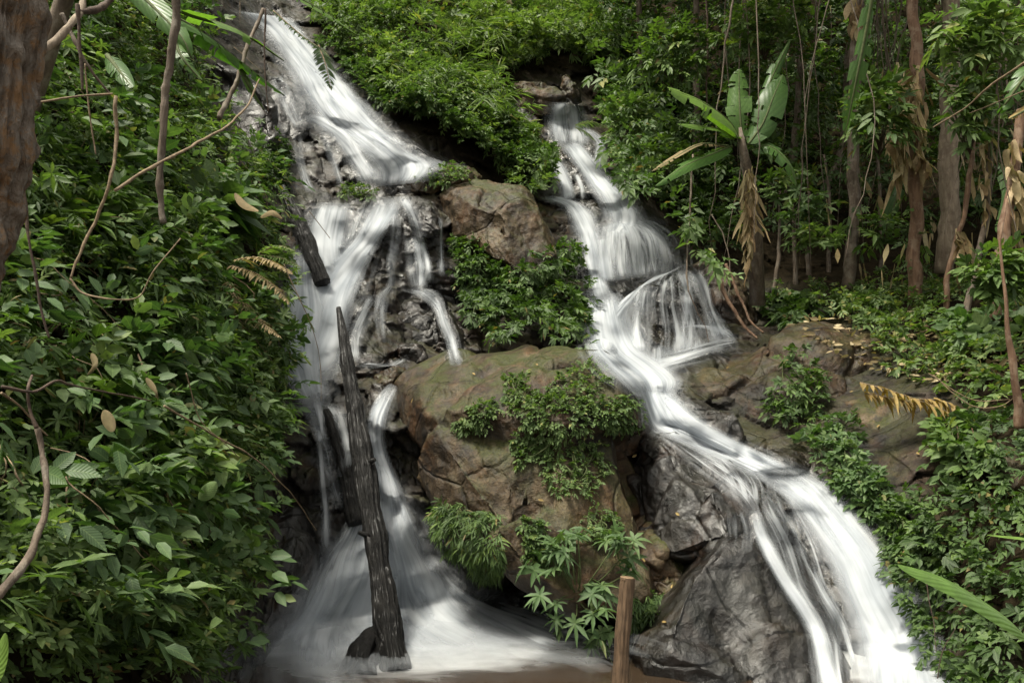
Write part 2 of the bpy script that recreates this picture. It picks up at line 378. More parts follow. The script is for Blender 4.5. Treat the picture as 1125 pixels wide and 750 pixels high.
M['lichen'] = bark_mat('lichened_trunk', (0.08, 0.046, 0.022), (0.26, 0.225, 0.19), (0.27, 0.12, 0.02), sc=(38, 38, 14), amt=0.5, bstr=1.0, bd=0.03, n2s=22)
M['stem'] = bark_mat('green_stem', (0.035, 0.05, 0.015), (0.09, 0.11, 0.035), sc=(40, 40, 40), bd=0.002)

# ---------------------------------------------------------------- bedrock: one continuous slope of rock and soil
CT = np.array([
 (400,705,8.7),(430,600,9.0),(430,500,9.4),(400,430,10.0),(350,400,10.4),(400,330,11.2),(375,260,12.0),(350,220,12.6),(440,180,13.6),(365,110,15.2),(305,35,17.5),(290,-50,20),
 (0,750,3.7),(150,740,5.0),(250,735,6.6),(300,640,8.0),(330,560,8.9),(0,550,4.3),(150,550,5.9),(250,550,7.4),(0,375,5.3),(150,375,7.0),(260,375,9.2),(310,400,10.1),(0,200,6.3),(150,200,8.7),(250,200,11.0),(310,190,12.7),(0,0,8.0),(150,0,11.5),(230,60,14.0),(0,-200,11),(200,-200,18),
 (-300,375,3.8),(-300,750,2.7),(-300,0,6),(-400,-300,8),(-400,900,2.3),
 (540,260,13.4),(580,330,12.4),(480,330,12.0),(500,120,15.6),(450,60,16.8),(560,70,19.2),(600,0,23.5),(700,0,24),(560,-200,30),(580,170,16.6),
 (560,420,10.8),(560,550,10.0),(600,690,9.7),(600,760,9.2),(480,760,9.0),(480,900,7.6),(330,760,8.0),
 (620,112,18.6),(655,170,17.0),(620,220,15.6),(690,230,15.2),(700,280,14.3),(740,350,13.1),(790,380,12.4),(690,390,11.8),(725,440,10.8),(800,500,9.9),(865,530,9.2),(925,600,8.4),(975,680,7.6),(1005,750,7.0),(700,560,9.6),(780,650,8.6),(800,750,7.8),
 (850,420,11.3),(900,370,12.4),(950,480,9.6),(1000,560,8.3),(1060,650,7.1),(1125,740,6.1),(1125,600,6.9),(1125,450,8.3),(1040,400,10.2),(1125,350,10.2),(1000,340,12.5),(900,320,14.0),(820,330,14.2),(800,250,16.8),(850,200,19.5),(1000,280,16.0),(1000,200,20),(1125,250,15),(1125,100,19.5),(1000,0,23),(850,0,24),(720,130,19.8),(750,240,16.6),(1000,-200,29),
 (1400,300,13),(1400,600,6.2),(1400,0,20),(1400,900,4.2),(1000,900,5.7),(700,900,6.6),(200,900,4.4),(0,900,2.9),(1500,-300,30),(700,-300,34)], float)
def tps(ctl, lam=0.15):
    x = ctl[:, :2] / 300.0; y = np.log(ctl[:, 2]); n = len(x)
    r2 = ((x[:, None] - x[None]) ** 2).sum(-1); K = 0.5 * r2 * np.log(r2 + 1e-9) + lam * 0.02 * np.eye(n)
    Pm = np.c_[np.ones(n), x]; A = np.block([[K, Pm], [Pm.T, np.zeros((3, 3))]])
    w = np.linalg.solve(A, np.r_[y, 0, 0, 0])
    def ev(px, py):
        q = np.stack([px, py], -1) / 300.0; out = w[n] + w[n + 1] * q[..., 0] + w[n + 2] * q[..., 1]
        for i in range(n):
            r = ((q - x[i]) ** 2).sum(-1); out = out + w[i] * 0.5 * r * np.log(r + 1e-9)
        return np.exp(out)
    return ev
base_d = tps(CT)
ST = 2.5; GX0, GX1, GY0, GY1 = -400.0, 1526.0, -300.0, 903.0
gx = np.arange(GX0, GX1, ST); gy = np.arange(GY0, GY1, ST)
PX, PY = np.meshgrid(gx, gy)
D0 = base_d(PX, PY)
W0 = P(PX, PY, D0)
fo, cr = facets(W0 * np.array([1.3, 1.0, 1.9]) + fbm(W0 * 1.2, 2)[..., None] * 0.35, 3)
fo2, cr2 = facets(W0 * 3.1 + fbm(W0 * 3, 2, 5)[..., None] * 0.3, 21)
rocky = np.clip(1 - np.abs(PX - 560) / 520, 0.25, 1)
fo3, cr3 = facets(W0 * 6.5, 33)
DB = D0 + rocky * (0.34 * fo + 0.13 * fo2 + 0.04 * fo3 + 0.20 * fbm(W0 * 0.9, 4, 2) + 0.05 * np.exp(-(cr / 0.05) ** 2))
DBUF = DB.copy()

def look(buf, px, py):
    x = np.clip((np.asarray(px, float) - GX0) / ST, 0, len(gx) - 1.001); y = np.clip((np.asarray(py, float) - GY0) / ST, 0, len(gy) - 1.001)
    i = x.astype(int); j = y.astype(int); u = x - i; v = y - j
    return buf[j, i] * (1 - u) * (1 - v) + buf[j, i + 1] * u * (1 - v) + buf[j + 1, i] * (1 - u) * v + buf[j + 1, i + 1] * u * v

# ---------------------------------------------------------------- boulders
def ico(sub):
    bm = bmesh.new(); bmesh.ops.create_icosphere(bm, subdivisions=sub, radius=1.0)
    V = np.array([v.co[:] for v in bm.verts]); Fc = np.array([[v.index for v in f.verts] for f in bm.faces]); bm.free(); return V, Fc
ICO = {k: ico(k) for k in (5, 6)}
def vnormals(V, Fc):
    n = np.cross(V[Fc[:, 1]] - V[Fc[:, 0]], V[Fc[:, 2]] - V[Fc[:, 0]]); N = np.zeros_like(V)
    for k in range(3): np.add.at(N, Fc[:, k], n)
    return nrm(N)
ROCKS = []
def boulder(outline, d, T, mat, label, slope=0.004, slopex=0.0, cuts=7, seed=1, amp=0.10, fsc=1.6, fam=0.10, back=1.0, sub=5, power=0.75, name='boulder', crk=0.06, h=(0.5, 0.85)):
    o = np.asarray(outline, float); c = (o.min(0) + o.max(0)) / 2
    dens = catmull(np.vstack([o, o[:1]]), 200); v = dens - c
    ang = np.arctan2(-v[:, 1], v[:, 0]); r = np.hypot(v[:, 0], v[:, 1]); k = np.argsort(ang); ang, r = ang[k], r[k]
    if mat == 'dark' and cuts != 10: cuts, h, crk, fam = 14, (0.38, 0.8), 0.02, fam * 0.7
    V, Fc = ICO[sub]; V = V.copy(); rs = np.random.default_rng(seed)
    n = rs.normal(size=(cuts, 3)); n[:, 2] = np.abs(n[:, 2]) * 1.3; n = nrm(n)
    for q in n:
        hh = rs.uniform(*h); e = V @ q - hh; V = V - np.maximum(e, 0)[:, None] * q
    rad = np.hypot(V[:, 0], V[:, 1]); th = np.arctan2(V[:, 1], V[:, 0])
    R = np.interp(th, ang, r, period=2 * np.pi)
    sr = np.sin(np.arccos(np.clip(ICO[sub][0][:, 2], -1, 1)))
    m0 = np.maximum(rad, 1e-6); f = np.clip(0.55 * rad + 0.45 * sr, 0, 1)
    px = c[0] + V[:, 0] / m0 * R * f; py = c[1] - V[:, 1] / m0 * R * f
    z = V[:, 2]; zz = np.where(z > 0, T * np.abs(z) ** power, -back * T * np.abs(z))
    dd = d + slope * (c[1] - py) + slopex * (px - c[0]) - zz
    W = P(px, py, dd); N = vnormals(W, Fc)
    size = r.mean() / F * d
    fo, cr = facets(W * (fsc / size) * 0.9 + seed * 3.7 + fbm(W * 2 / size, 2, seed)[..., None] * 0.07, seed)
    W = W + N * (size * (1.35 * fam * fo + amp * fbm(W * 1.3 / size, 5, seed) - crk * np.exp(-(cr / 0.06) ** 2)))[:, None]
    W = W + N * (0.012 * fbm(W * 7, 4, seed + 4))[:, None]
    base = P(c[0], o[:, 1].max(), d); base = np.array(base)
    ROCKS.append(dict(V=W, F=Fc, mat=mat, label=label, base=base, name=name))

boulder([(425,430),(440,412),(500,394),(560,384),(640,384),(672,398),(694,430),(705,470),(722,520),(735,570),(738,630),(735,680),(700,702),(640,688),(590,660),(545,630),(500,600),(468,560),(445,510),(428,465)],
        9.3, 1.45, 'brown', 'huge brown mossy boulder in the centre, draped with creepers', slope=0.0050, slopex=0.0006, cuts=9, seed=15, sub=6, fsc=1.5, amp=0.07, fam=0.10, crk=0.02, h=(0.68, 0.94), power=0.42)
boulder([(690,480),(715,474),(760,500),(815,520),(850,545),(868,580),(862,612),(840,640),(780,640),(735,628),(705,590),(690,530)], 8.85, 0.95, 'grey', 'grey rust-streaked slab under the right cascade, wedged against the creeper-draped boulder', slope=0.006, slopex=-0.001, cuts=8, seed=23, sub=6, fam=0.09)
boulder([(672,690),(700,645),(740,600),(810,575),(870,572),(915,620),(950,690),(975,770),(940,850),(800,870),(710,840),(672,760)], 7.7, 1.15, 'dark', 'dark wet angular rock at the bottom between wooden post and right cascade', slope=0.005, slopex=-0.0015, cuts=10, seed=38, sub=6, fam=0.06, crk=0.015, amp=0.07)
boulder([(478,212),(496,192),(540,192),(578,208),(600,236),(612,262),(620,292),(588,308),(545,308),(512,286),(486,255)], 12.8, 0.85, 'brown', 'large smooth brown boulder above the round leafy bush', slope=0.006, cuts=7, seed=45, fam=0.08, crk=0.03, fsc=0.9, sub=6)
boulder([(418,198),(440,183),(490,182),(530,190),(520,204),(490,210),(455,218),(430,214)], 13.6, 0.45, 'brown', 'flat brown rock at the lip between the two left cascades', slope=0.012, seed=51)
boulder([(326,165),(345,147),(375,143),(392,160),(403,192),(392,213),(350,212),(328,198)], 14.2, 0.6, 'dark', 'rounded black wet rock beside the upper left cascade', slope=0.01, seed=62, fam=0.14)
boulder([(430,217),(462,212),(486,232),(492,285),(478,305),(455,275),(440,250)], 12.9, 0.45, 'dark', 'blocky dark rock leaning against the big brown boulder left side', seed=73, fam=0.16)
boulder([(396,290),(408,262),(424,258),(434,300),(425,335),(398,332)], 12.2, 0.4, 'dark', 'narrow black rock splitting the middle left cascade', seed=84, fam=0.14)
boulder([(418,340),(440,318),(472,320),(500,345),(515,378),(503,402),(460,408),(428,400),(412,370)], 11.7, 0.6, 'dark', 'cracked black rock below the thin white strands, left of the bush', seed=95, fam=0.18, slope=0.008, sub=6)
boulder([(466,272),(500,278),(512,318),(508,350),(480,338),(464,300)], 12.6, 0.45, 'dark', 'wet rust-dark rock under the brown boulder, left of the bush', seed=106, fam=0.15)
boulder([(392,402),(430,386),(475,390),(480,402),(430,428),(396,432)], 11.1, 0.45, 'grey', 'low pale-edged rock beside the leaning log top', slope=0.01, seed=117, fam=0.18)
boulder([(556,102),(574,90),(600,90),(618,102),(614,124),(588,130),(560,122)], 17.7, 0.6, 'brown', 'brown round-topped boulder at the head of the right cascade', seed=128, fam=0.1)
boulder([(617,84),(622,80),(636,98),(640,114),(626,112),(616,98)], 17.8, 0.35, 'brown', 'small pointed standing stone at the head of the right cascade', seed=139)
boulder([(546,123),(575,121),(592,138),(572,152),(544,138)], 17.1, 0.5, 'grey', 'grey boulder just below the brown one at the cascade head', seed=140)
boulder([(582,150),(612,153),(648,172),(662,198),(640,206),(598,178)], 16.8, 0.5, 'brown', 'sloping brown rock between the two upper strands of the right cascade', slope=0.012, seed=151)
boulder([(586,218),(622,221),(642,244),(643,282),(604,272),(586,244)], 15.1, 0.6, 'brown', 'brown shelf rock beside the upper bend of the right cascade', slope=0.01, seed=162, fam=0.12)
boulder([(643,200),(674,208),(694,232),(690,250),(664,250),(648,225)], 16.2, 0.5, 'grey', 'small wet boulder amid the upper right cascade', slope=0.01, seed=173)
boulder([(648,285),(662,256),(690,243),(728,252),(748,282),(742,306),(695,312),(656,308)], 14.7, 0.75, 'dark', 'dome of rock under the upper white veil of the right cascade', slope=0.006, seed=184, fam=0.05, amp=0.05)
boulder([(682,345),(705,312),(740,300),(768,318),(782,350),(780,380),(735,392),(690,382)], 13.3, 0.85, 'dark', 'dome of dark rock showing through the lower veil of the right cascade', slope=0.006, seed=195, fam=0.06, amp=0.05, sub=6)
boulder([(606,275),(636,282),(652,305),(650,345),(632,335),(615,308)], 13.7, 0.5, 'dark', 'dark wet rock between the leafy bush and right cascade', seed=206)
for q_ in [([(376,395),(398,388),(404,410),(385,425),(370,412)],10.5,.3,'grey','low grey stone just right of the leaning log, upper one'),
           ([(405,345),(422,338),(432,362),(424,385),(404,380)],11.5,.35,'dark','small black stone left of the cracked black rock'),
           ([(452,225),(478,222),(486,248),(470,262),(450,250)],12.4,.35,'dark','rusty black block under the flat brown rock'),
           ([(470,345),(492,338),(512,360),(510,385),(485,380)],11.2,.35,'dark','angular dark stone at the right end of the cracked black rock'),
           ([(432,380),(458,376),(470,392),(455,404),(432,400)],10.9,.3,'grey','pale-topped stone under the cracked black rock'),
           ([(408,412),(430,404),(446,412),(430,428),(410,430)],10.3,.28,'brown','little brown stone touching the upper left of the mossy boulder'),
           ([(652,240),(672,238),(684,252),(668,262),(652,256)],15.2,.3,'brown','little brown stone beside the top of the upper veil'),
           ([(405,150),(425,150),(438,172),(425,190),(404,180)],13.6,.4,'dark','dark stone showing through the upper left cascade'),
           ([(745,440),(790,450),(820,480),(800,495),(762,475),(742,458)],10.2,.4,'grey','grey ledge along the upper edge of the narrow chute'),
           ([(690,575),(715,560),(750,590),(762,630),(735,668),(700,650),(685,610)],8.6,.55,'brown','brown mossy block wedged between the mossy boulder and the slab'),
           ([(820,490),(870,492),(905,510),(890,525),(845,515)],9.5,.4,'dark','dark ledge between the narrow chute and glossy shrubs')]:
    boulder(q_[0], q_[1], q_[2], q_[3], q_[4], seed=int(q_[1] * 31), slope=0.008, fam=0.12)
boulder([(700,450),(716,445),(737,462),(728,478),(703,472)], 10.4, 0.3, 'dark', 'small black stone where the right cascade narrows', seed=217)
boulder([(735,412),(780,388),(860,366),(910,350),(972,366),(1012,415),(975,468),(900,508),(820,492),(770,466),(738,440)], 11.4, 0.75, 'reddish', 'broad brown sloping slab on the right bank above the narrow stream', slope=0.0085, slopex=-0.0006, cuts=6, seed=228, sub=6, fam=0.08, fsc=1.3)
boulder([(925,440),(965,424),(1025,440),(1050,490),(1045,560),(990,580),(945,520)], 9.9, 0.6, 'brown', 'brown mossy boulder face under the yellow dead fronds', slope=0.006, seed=239, cuts=4, fam=0.05)
boulder([(1078,505),(1115,485),(1170,520),(1180,600),(1125,655),(1085,610)], 7.7, 0.5, 'reddish', 'reddish earth-coloured rock at the right edge', seed=240, cuts=4)
boulder([(758,288),(800,290),(826,335),(824,372),(785,368),(765,330)], 13.7, 0.55, 'reddish', 'root-covered brown rock right of the veiled dome', seed=251)
boulder([(286,560),(338,535),(356,590),(350,660),(310,735),(262,750),(268,640)], 8.4, 0.75, 'dark', 'dark wet rock wall below the left bank foliage', slope=0.003, slopex=0.006, seed=262, fam=0.16, sub=6)
boulder([(322,440),(352,425),(378,470),(385,560),(362,590),(335,540)], 9.9, 0.45, 'dark', 'black rock ridge between the twin strands behind the leaning log', seed=273, fam=0.12)
boulder([(224,70),(262,60),(300,110),(305,175),(262,190),(228,140)], 13.2, 0.6, 'grey', 'grey rock face behind the banana leaves at upper left', slope=0.006, seed=284)
boulder([(258,120),(300,70),(330,110),(338,150),(330,215),(300,235),(268,200)], 13.9, 0.6, 'dark', 'black wet rock face left of the upper left cascade', slope=0.010, slopex=0.004, seed=301, fam=0.14, sub=6)
boulder([(318,232),(345,214),(352,240),(340,275),(322,290),(312,262)], 12.2, 0.4, 'dark', 'dark wet rock beside the rotten log', slope=0.008, seed=302, fam=0.14)
boulder([(375,222),(400,215),(412,240),(398,275),(378,285),(372,250)], 12.4, 0.35, 'dark', 'dark rock gap between the two curtains of the middle left cascade', slope=0.008, seed=303, fam=0.12)
boulder([(440,150),(480,176),(520,196),(560,214),(545,200),(500,190),(430,190),(410,170)], 14.0, 0.3, 'dark', 'shaded wet rock under the hanging green mound', seed=304)
boulder([(398,425),(430,428),(440,470),(425,520),(405,500),(396,460)], 9.9, 0.4, 'dark', 'dark rock behind the log where the lower strand drops', seed=305, fam=.14)
boulder([(250,255),(285,235),(318,250),(326,300),(290,330),(258,300)], 11.3, 0.45, 'reddish', 'brown rock behind curled dead leaves left of the cascade', seed=295)

# depth buffer of bedrock + boulders for draping water and rooting plants
VV = []; FF = []; n_ = 0
for r in ROCKS: VV.append(r['V']); FF.append(r['F'] + n_); n_ += len(r['V'])
bvh = BVHTree.FromPolygons(np.vstack(VV).tolist(), np.vstack(FF).tolist())
cv = Vector(CAM)
for r in ROCKS:
    x, y, _ = proj(r['V']); r['bb'] = (x.min() - 4, x.max() + 4, y.min() - 4, y.max() + 4)
mask = np.zeros(PX.shape, bool)
for r in ROCKS: b = r['bb']; mask |= (PX > b[0]) & (PX < b[1]) & (PY > b[2]) & (PY < b[3])
jj, ii = np.nonzero(mask); dirs = P(PX[jj, ii], PY[jj, ii], np.ones(len(jj))) - CAM
for q in range(len(jj)):
    v = Vector(dirs[q]); L = v.length; hit = bvh.ray_cast(cv, v / L)
    if hit[0] is not None:
        dd = hit[3] / L
        if dd < DBUF[jj[q], ii[q]]: DBUF[jj[q], ii[q]] = dd
den = FW[2] + (375.0 - PY) / F * UP[2]
DPOOL = np.where(den < -0.02, -(CAM[2] - 0.03) / np.minimum(den, -0.02), 1e3)
DBUF = np.minimum(DBUF, DPOOL)
WB = P(PX, PY, DBUF)
NB = nrm(np.cross(np.gradient(WB, axis=1), np.gradient(WB, axis=0))); NB *= np.sign((NB * (CAM - WB)).sum(-1))[..., None]
def box(a, k):
    for ax in (0, 1):
        c = np.cumsum(np.pad(a, [(k + 1, k) if i == ax else (0, 0) for i in (0, 1)], mode='edge'), axis=ax)
        a = (np.take(c, range(2 * k + 1, c.shape[ax]), ax) - np.take(c, range(0, c.shape[ax] - 2 * k - 1), ax)) / (2 * k + 1)
    return a
DSM = box(box(DBUF, 3), 3)
def Nlook(px, py):
    return nrm(np.stack([look(NBs[k], px, py) for k in range(3)], -1))
NBs = [box(NB[..., k], 4) for k in range(3)]

# ---------------------------------------------------------------- water
WET = np.zeros(PX.shape)
def stamp(x, y, w):
    i = np.clip(((x - GX0) / ST).round().astype(int), 0, len(gx) - 1); j = np.clip(((y - GY0) / ST).round().astype(int), 0, len(gy) - 1)
    np.maximum.at(WET, (j.ravel(), i.ravel()), w.ravel())
WG = Geo(); WD = []; WFD = []
def ribbon(secs, off=0.05, nu=None, edge=0.38, fade_in=0.10, fade_out=0.12, bulge=0.04, sm=5, seed=0, layers=1, nearer=None, halo=False):
    """secs rows: left x,y, right x,y, density"""
    s = np.array(secs, float); cxy = (s[:, :2] + s[:, 2:4]) / 2; g_ = 1.14
    s[:, :2] = cxy + (s[:, :2] - cxy) * g_; s[:, 2:4] = cxy + (s[:, 2:4] - cxy) * g_
    if s[:, 4].max() > 0.72 and not halo:
        h_ = s.copy(); h_[:, :2] = cxy + (s[:, :2] - cxy) * 1.35; h_[:, 2:4] = cxy + (s[:, 2:4] - cxy) * 1.35; h_[:, 4] *= 0.24
        ribbon(h_, off=off * 0.6, edge=0.5, fade_in=fade_in, fade_out=fade_out, bulge=bulge * 0.5, seed=seed + 70, halo=True)
    mid = (s[:, :2] + s[:, 2:4]) / 2
    length = np.linalg.norm(np.diff(mid, axis=0), axis=1).sum(); n = max(12, int(length / 2.0))
    c = catmull(np.c_[mid, s], n)[:, 2:]
    wid = np.linalg.norm(c[:, :2] - c[:, 2:4], axis=1).max(); m = nu or int(np.clip(wid / 2.2, 7, 48))
    u = np.linspace(0, 1, m)
    for L in range(layers):
        wob = 0.06 * np.sin(np.linspace(0, length / 17, n) + seed + L * 2)[:, None]
        x = c[:, 0:1] * (1 - u) + c[:, 2:3] * u + wob * (c[:, 2:3] - c[:, 0:1]) * 0.5; y = c[:, 1:2] * (1 - u) + c[:, 3:4] * u
        d = look(DBUF, x, y); raw = d.copy()
        for it in range(sm):
            q = np.pad(d, 1, mode='edge'); lo = np.minimum.reduce([q[:-2, 1:-1], q[2:, 1:-1], q[1:-1, :-2], q[1:-1, 2:], d]) if it < 2 else d
            q = np.pad(lo, ((2, 2), (1, 1)), mode='edge'); d = (q[:-4, 1:-1] + q[1:-3, 1:-1] + q[2:-2, 1:-1] * 2 + q[3:-1, 1:-1] + q[4:, 1:-1] + q[2:-2, :-2] + q[2:-2, 2:]) / 8
        d = np.minimum(d, raw) - off - L * 0.035 - bulge * np.sin(np.pi * u)[None]
        if nearer is not None: d = np.minimum(d, nearer)
        W = P(x, y, d)
        vl = np.r_[0, np.cumsum(np.linalg.norm(np.diff(W[:, m // 2], axis=0), axis=1))]
        wl = np.linalg.norm(W[:, 0] - W[:, -1], axis=1).mean()
        uv = np.stack([np.broadcast_to(u * wl, (n, m)) + seed * 5.3 + L * 2.1, np.broadcast_to(vl[:, None], (n, m)) + seed * 3.1], -1)
        e = np.clip(np.minimum(u, 1 - u) / edge, 0, 1); e = (e * e * (3 - 2 * e))[None]
        t = np.linspace(0, 1, n)[:, None]
        fd = np.clip(t / max(fade_in, 1e-3), 0, 1) * np.clip((1 - t) / max(fade_out, 1e-3), 0, 1)
        pn = 0.22 * vnoise(np.stack([x / 18, y / 30, x * 0 + seed + L * 7], -1), 3)
        de = np.clip(c[:, 4:5] + pn * (c[:, 4:5] < 0.95), 0, 1) * np.ones((n, m))
        WG.add(W.reshape(-1, 3), gridfaces(n, m), uv.reshape(-1, 2)); WD.append(de.ravel()); WFD.append((e * fd * np.ones((n, m))).ravel())
        if L == 0: stamp(x, y, (0.4 + 0.6 * de) * e * np.ones((n, m)))

# left cascade, top chute
ribbon([(262,12,318,20,1),(292,35,338,44,1),(312,68,370,84,1),(328,104,404,116,.95),(350,134,430,144,.85),(382,158,458,168,.85),(404,184,486,182,.8),(412,206,470,200,.7)], seed=1, layers=2, fade_in=0, fade_out=.03)
ribbon([(300,20,322,22,1),(318,45,346,50,1),(338,78,376,84,1),(358,106,398,116,1),(385,135,426,144,1),(420,156,458,166,1)], seed=2, off=0.1, edge=.35)
ribbon([(330,128,352,124,.8),(362,150,386,146,.85),(384,180,402,172,.8),(400,206,418,196,.7)], seed=3, off=.07, edge=.35)
ribbon([(322,150,332,148,.5),(324,172,334,172,.5),(330,196,340,196,.4),(336,212,348,212,.4)], seed=4, edge=.4)
ribbon([(352,150,360,150,.45),(358,170,368,170,.5),(366,190,374,190,.4),(370,205,378,205,.35)], seed=5, edge=.4)
ribbon([(296,86,312,80,.5),(308,118,326,112,.5),(322,142,336,140,.35)], seed=6, edge=.4)
# middle left curtains
ribbon([(346,222,384,222,.8),(340,244,382,246,.85),(334,268,380,276,.85),(328,292,384,300,.95),(322,320,392,322,1)], seed=7, layers=2, edge=.32)
ribbon([(412,214,446,216,.75),(402,236,438,236,.85),(388,262,418,264,.9),(364,286,402,292,1),(345,312,392,318,1),(330,345,384,352,1),(314,380,372,392,1),(308,408,366,420,.9)], seed=8, layers=2, edge=.32)
ribbon([(384,228,412,226,.35),(378,250,402,250,.3),(374,270,392,270,.3)], seed=9, edge=.4)
ribbon([(424,218,434,216,.7),(430,240,440,240,.65),(428,262,440,262,.55),(424,290,434,290,.55),(426,310,434,312,.5),(414,326,428,328,.55),(412,350,424,352,.5),(416,376,424,378,.5)], seed=10, edge=.35)
ribbon([(436,216,448,214,.85),(448,238,458,236,.8),(452,258,464,256,.8),(456,280,468,278,.7),(460,300,468,300,.6),(458,318,470,318,.5)], seed=11, edge=.35)
ribbon([(444,262,458,258,.45),(446,290,466,288,.4),(450,318,466,318,.3)], seed=12, edge=.35)
ribbon([(440,318,462,316,.5),(458,324,476,320,.7),(476,338,486,332,.75),(482,356,494,352,.75),(490,376,502,374,.8),(494,402,506,402,.8)], seed=13, edge=.35)
ribbon([(482,238,487,238,.6),(482,262,487,262,.6),(481,284,490,284,.45),(480,304,494,304,.2)], seed=14, edge=.4)
ribbon([(458,268,466,262,.6),(466,292,474,288,.7),(462,312,478,310,.6)], seed=15, edge=.4)
ribbon([(400,322,424,324,.35),(388,340,412,345,.3),(378,368,398,372,.3),(380,396,398,400,.35)], seed=16, edge=.4)
# broad white body left of the log, then two narrow strands
ribbon([(322,268,346,286,.5),(316,300,352,320,.85),(312,330,360,345,1),(306,362,358,376,1),(304,392,356,402,.95),(314,418,358,424,.8),(330,444,364,446,.6)], seed=17, layers=2, edge=.4, off=.09)
ribbon([(330,430,356,434,.8),(340,456,356,456,.75),(346,478,358,476,.6),(354,500,366,498,.55),(360,530,372,528,.5),(366,560,382,560,.5)], seed=18, edge=.35, off=.08)
ribbon([(352,440,376,444,.6),(362,470,384,470,.5),(372,500,392,505,.45),(372,540,396,545,.5)], seed=19, edge=.35, off=.08)
ribbon([(346,470,352,470,.5),(350,520,358,520,.45),(352,560,362,560,.5),(350,590,364,590,.55),(350,612,366,612,.5)], seed=20, edge=.4, off=.06)
ribbon([(322,430,336,430,.45),(332,452,344,450,.4),(342,474,350,472,.4)], seed=21, edge=.4)
ribbon([(388,402,404,398,.4),(410,405,440,400,.3),(430,395,452,392,.25)], seed=22, edge=.4)
# plunge right of the log, opening as a fan
ribbon([(428,420,438,424,.8),(412,440,428,446,.85),(404,462,422,466,.9),(402,490,424,494,.9),(404,520,434,522,.9),(398,555,448,556,.9),(382,595,468,592,.85),(360,635,490,630,.85),(340,668,520,662,.9),(322,692,560,686,.8),(308,716,610,710,.5),(300,745,650,732,.22)], seed=23, layers=3, edge=.32, off=.08, fade_out=.22)
ribbon([(394,540,404,540,.5),(376,580,404,580,.6),(352,615,400,615,.65),(330,655,396,655,.75),(312,690,392,690,.75),(296,720,400,720,.5),(280,760,420,760,.3)], seed=24, layers=2, edge=.38, off=.1, fade_out=.25)
ribbon([(408,500,424,500,.8),(408,550,440,552,.9),(404,600,458,600,.95),(398,650,480,650,.95),(380,690,540,686,.9),(360,722,600,712,.5)], seed=25, edge=.45, off=.16, fade_out=.35)
ribbon([(455,610,480,600,.5),(470,650,520,636,.6),(500,690,590,664,.7),(560,722,680,690,.5),(640,750,760,712,.25)], seed=26, edge=.45, off=.08, fade_out=.4)
ribbon([(340,640,380,600,.3),(318,690,390,660,.55),(308,720,440,690,.5),(325,750,560,715,.35)], seed=27, edge=.45, off=.1, fade_out=.35)
# right cascade, upper steps
ribbon([(606,112,638,113,.75),(604,128,643,130,.7),(604,146,646,146,.6),(606,160,648,160,.45)], seed=30, edge=.32, layers=2)
ribbon([(610,112,626,112,.8),(607,128,616,128,.8),(606,150,614,152,.7)], seed=31, edge=.4, off=.09)
ribbon([(636,140,652,142,.4),(652,156,666,156,.8),(652,170,664,172,.7),(650,190,662,192,.6)], seed=32, edge=.35)
ribbon([(612,156,636,152,.6),(622,168,645,164,.9),(634,184,658,180,.95),(644,200,672,198,.95),(654,216,690,214,.85),(662,234,700,230,.75),(668,248,704,244,.6)], seed=33, layers=2, edge=.32)
ribbon([(600,172,612,170,.5),(608,188,622,184,.9),(614,204,628,200,.95),(618,222,632,218,.85)], seed=34, layers=2, edge=.35)
ribbon([(630,192,636,190,.6),(636,206,642,204,.6),(638,220,645,218,.4)], seed=35, edge=.4)
ribbon([(592,218,606,214,.6),(618,226,632,220,.9),(628,246,652,236,.95),(638,268,660,260,.9),(642,290,664,288,.9),(646,312,668,312,.95),(644,336,684,340,1)], seed=36, layers=2, edge=.4)
ribbon([(664,244,700,238,.8),(656,254,722,247,.7),(652,268,738,260,.55),(652,288,747,280,.48),(655,310,752,302,.5)], seed=37, layers=2, edge=.32)
ribbon([(668,228,700,226,.9),(666,246,704,244,.85),(658,262,690,260,.6)], seed=38, edge=.35, off=.09)
ribbon([(656,262,668,258,.9),(656,285,672,282,.9),(658,310,680,310,.9)], seed=39, edge=.4, off=.09)
ribbon([(742,298,752,290,.6),(712,312,740,296,.85),(688,326,716,306,.95),(668,345,700,324,.95),(650,370,690,350,1),(650,396,700,384,1)], seed=40, layers=2, edge=.32)
ribbon([(642,330,680,320,.95),(640,352,690,352,1),(646,380,706,382,1),(660,400,730,400,1),(680,418,745,418,1),(700,436,738,436,1)], seed=41, layers=3, edge=.32, off=.08)
ribbon([(724,299,760,298,.6),(702,310,778,312,.34),(685,335,790,342,.24),(676,362,802,370,.32),(676,396,812,388,.42)], seed=42, edge=.45)
ribbon([(700,318,716,312,.75),(692,342,712,340,.7),(688,366,712,366,.75),(690,388,716,388,.7)], seed=43, edge=.35, off=.08)
ribbon([(742,298,756,296,.8),(748,318,760,316,.7),(750,345,762,343,.65),(748,368,764,366,.6),(744,392,762,388,.5)], seed=44, edge=.4, off=.08)
ribbon([(756,298,768,296,.8),(766,316,778,312,.75),(774,338,784,334,.7),(778,360,796,356,.8),(782,378,806,374,.8)], seed=45, edge=.35, off=.08)
ribbon([(732,362,760,356,.6),(760,360,780,356,.7),(790,366,800,362,.7),(806,376,812,372,.5)], seed=46, edge=.45, off=.06)
ribbon([(815,380,806,368,.4),(780,390,776,372,.45),(745,402,742,382,.5),(715,412,712,388,.6)], seed=47, edge=.4, off=.07, layers=1)
ribbon([(800,392,794,380,.3),(760,402,756,390,.35),(730,410,728,396,.4)], seed=48, edge=.45, off=.06)
ribbon([(716,380,740,378,.6),(712,396,744,396,.6),(706,410,744,410,.7)], seed=49, edge=.4, off=.06)
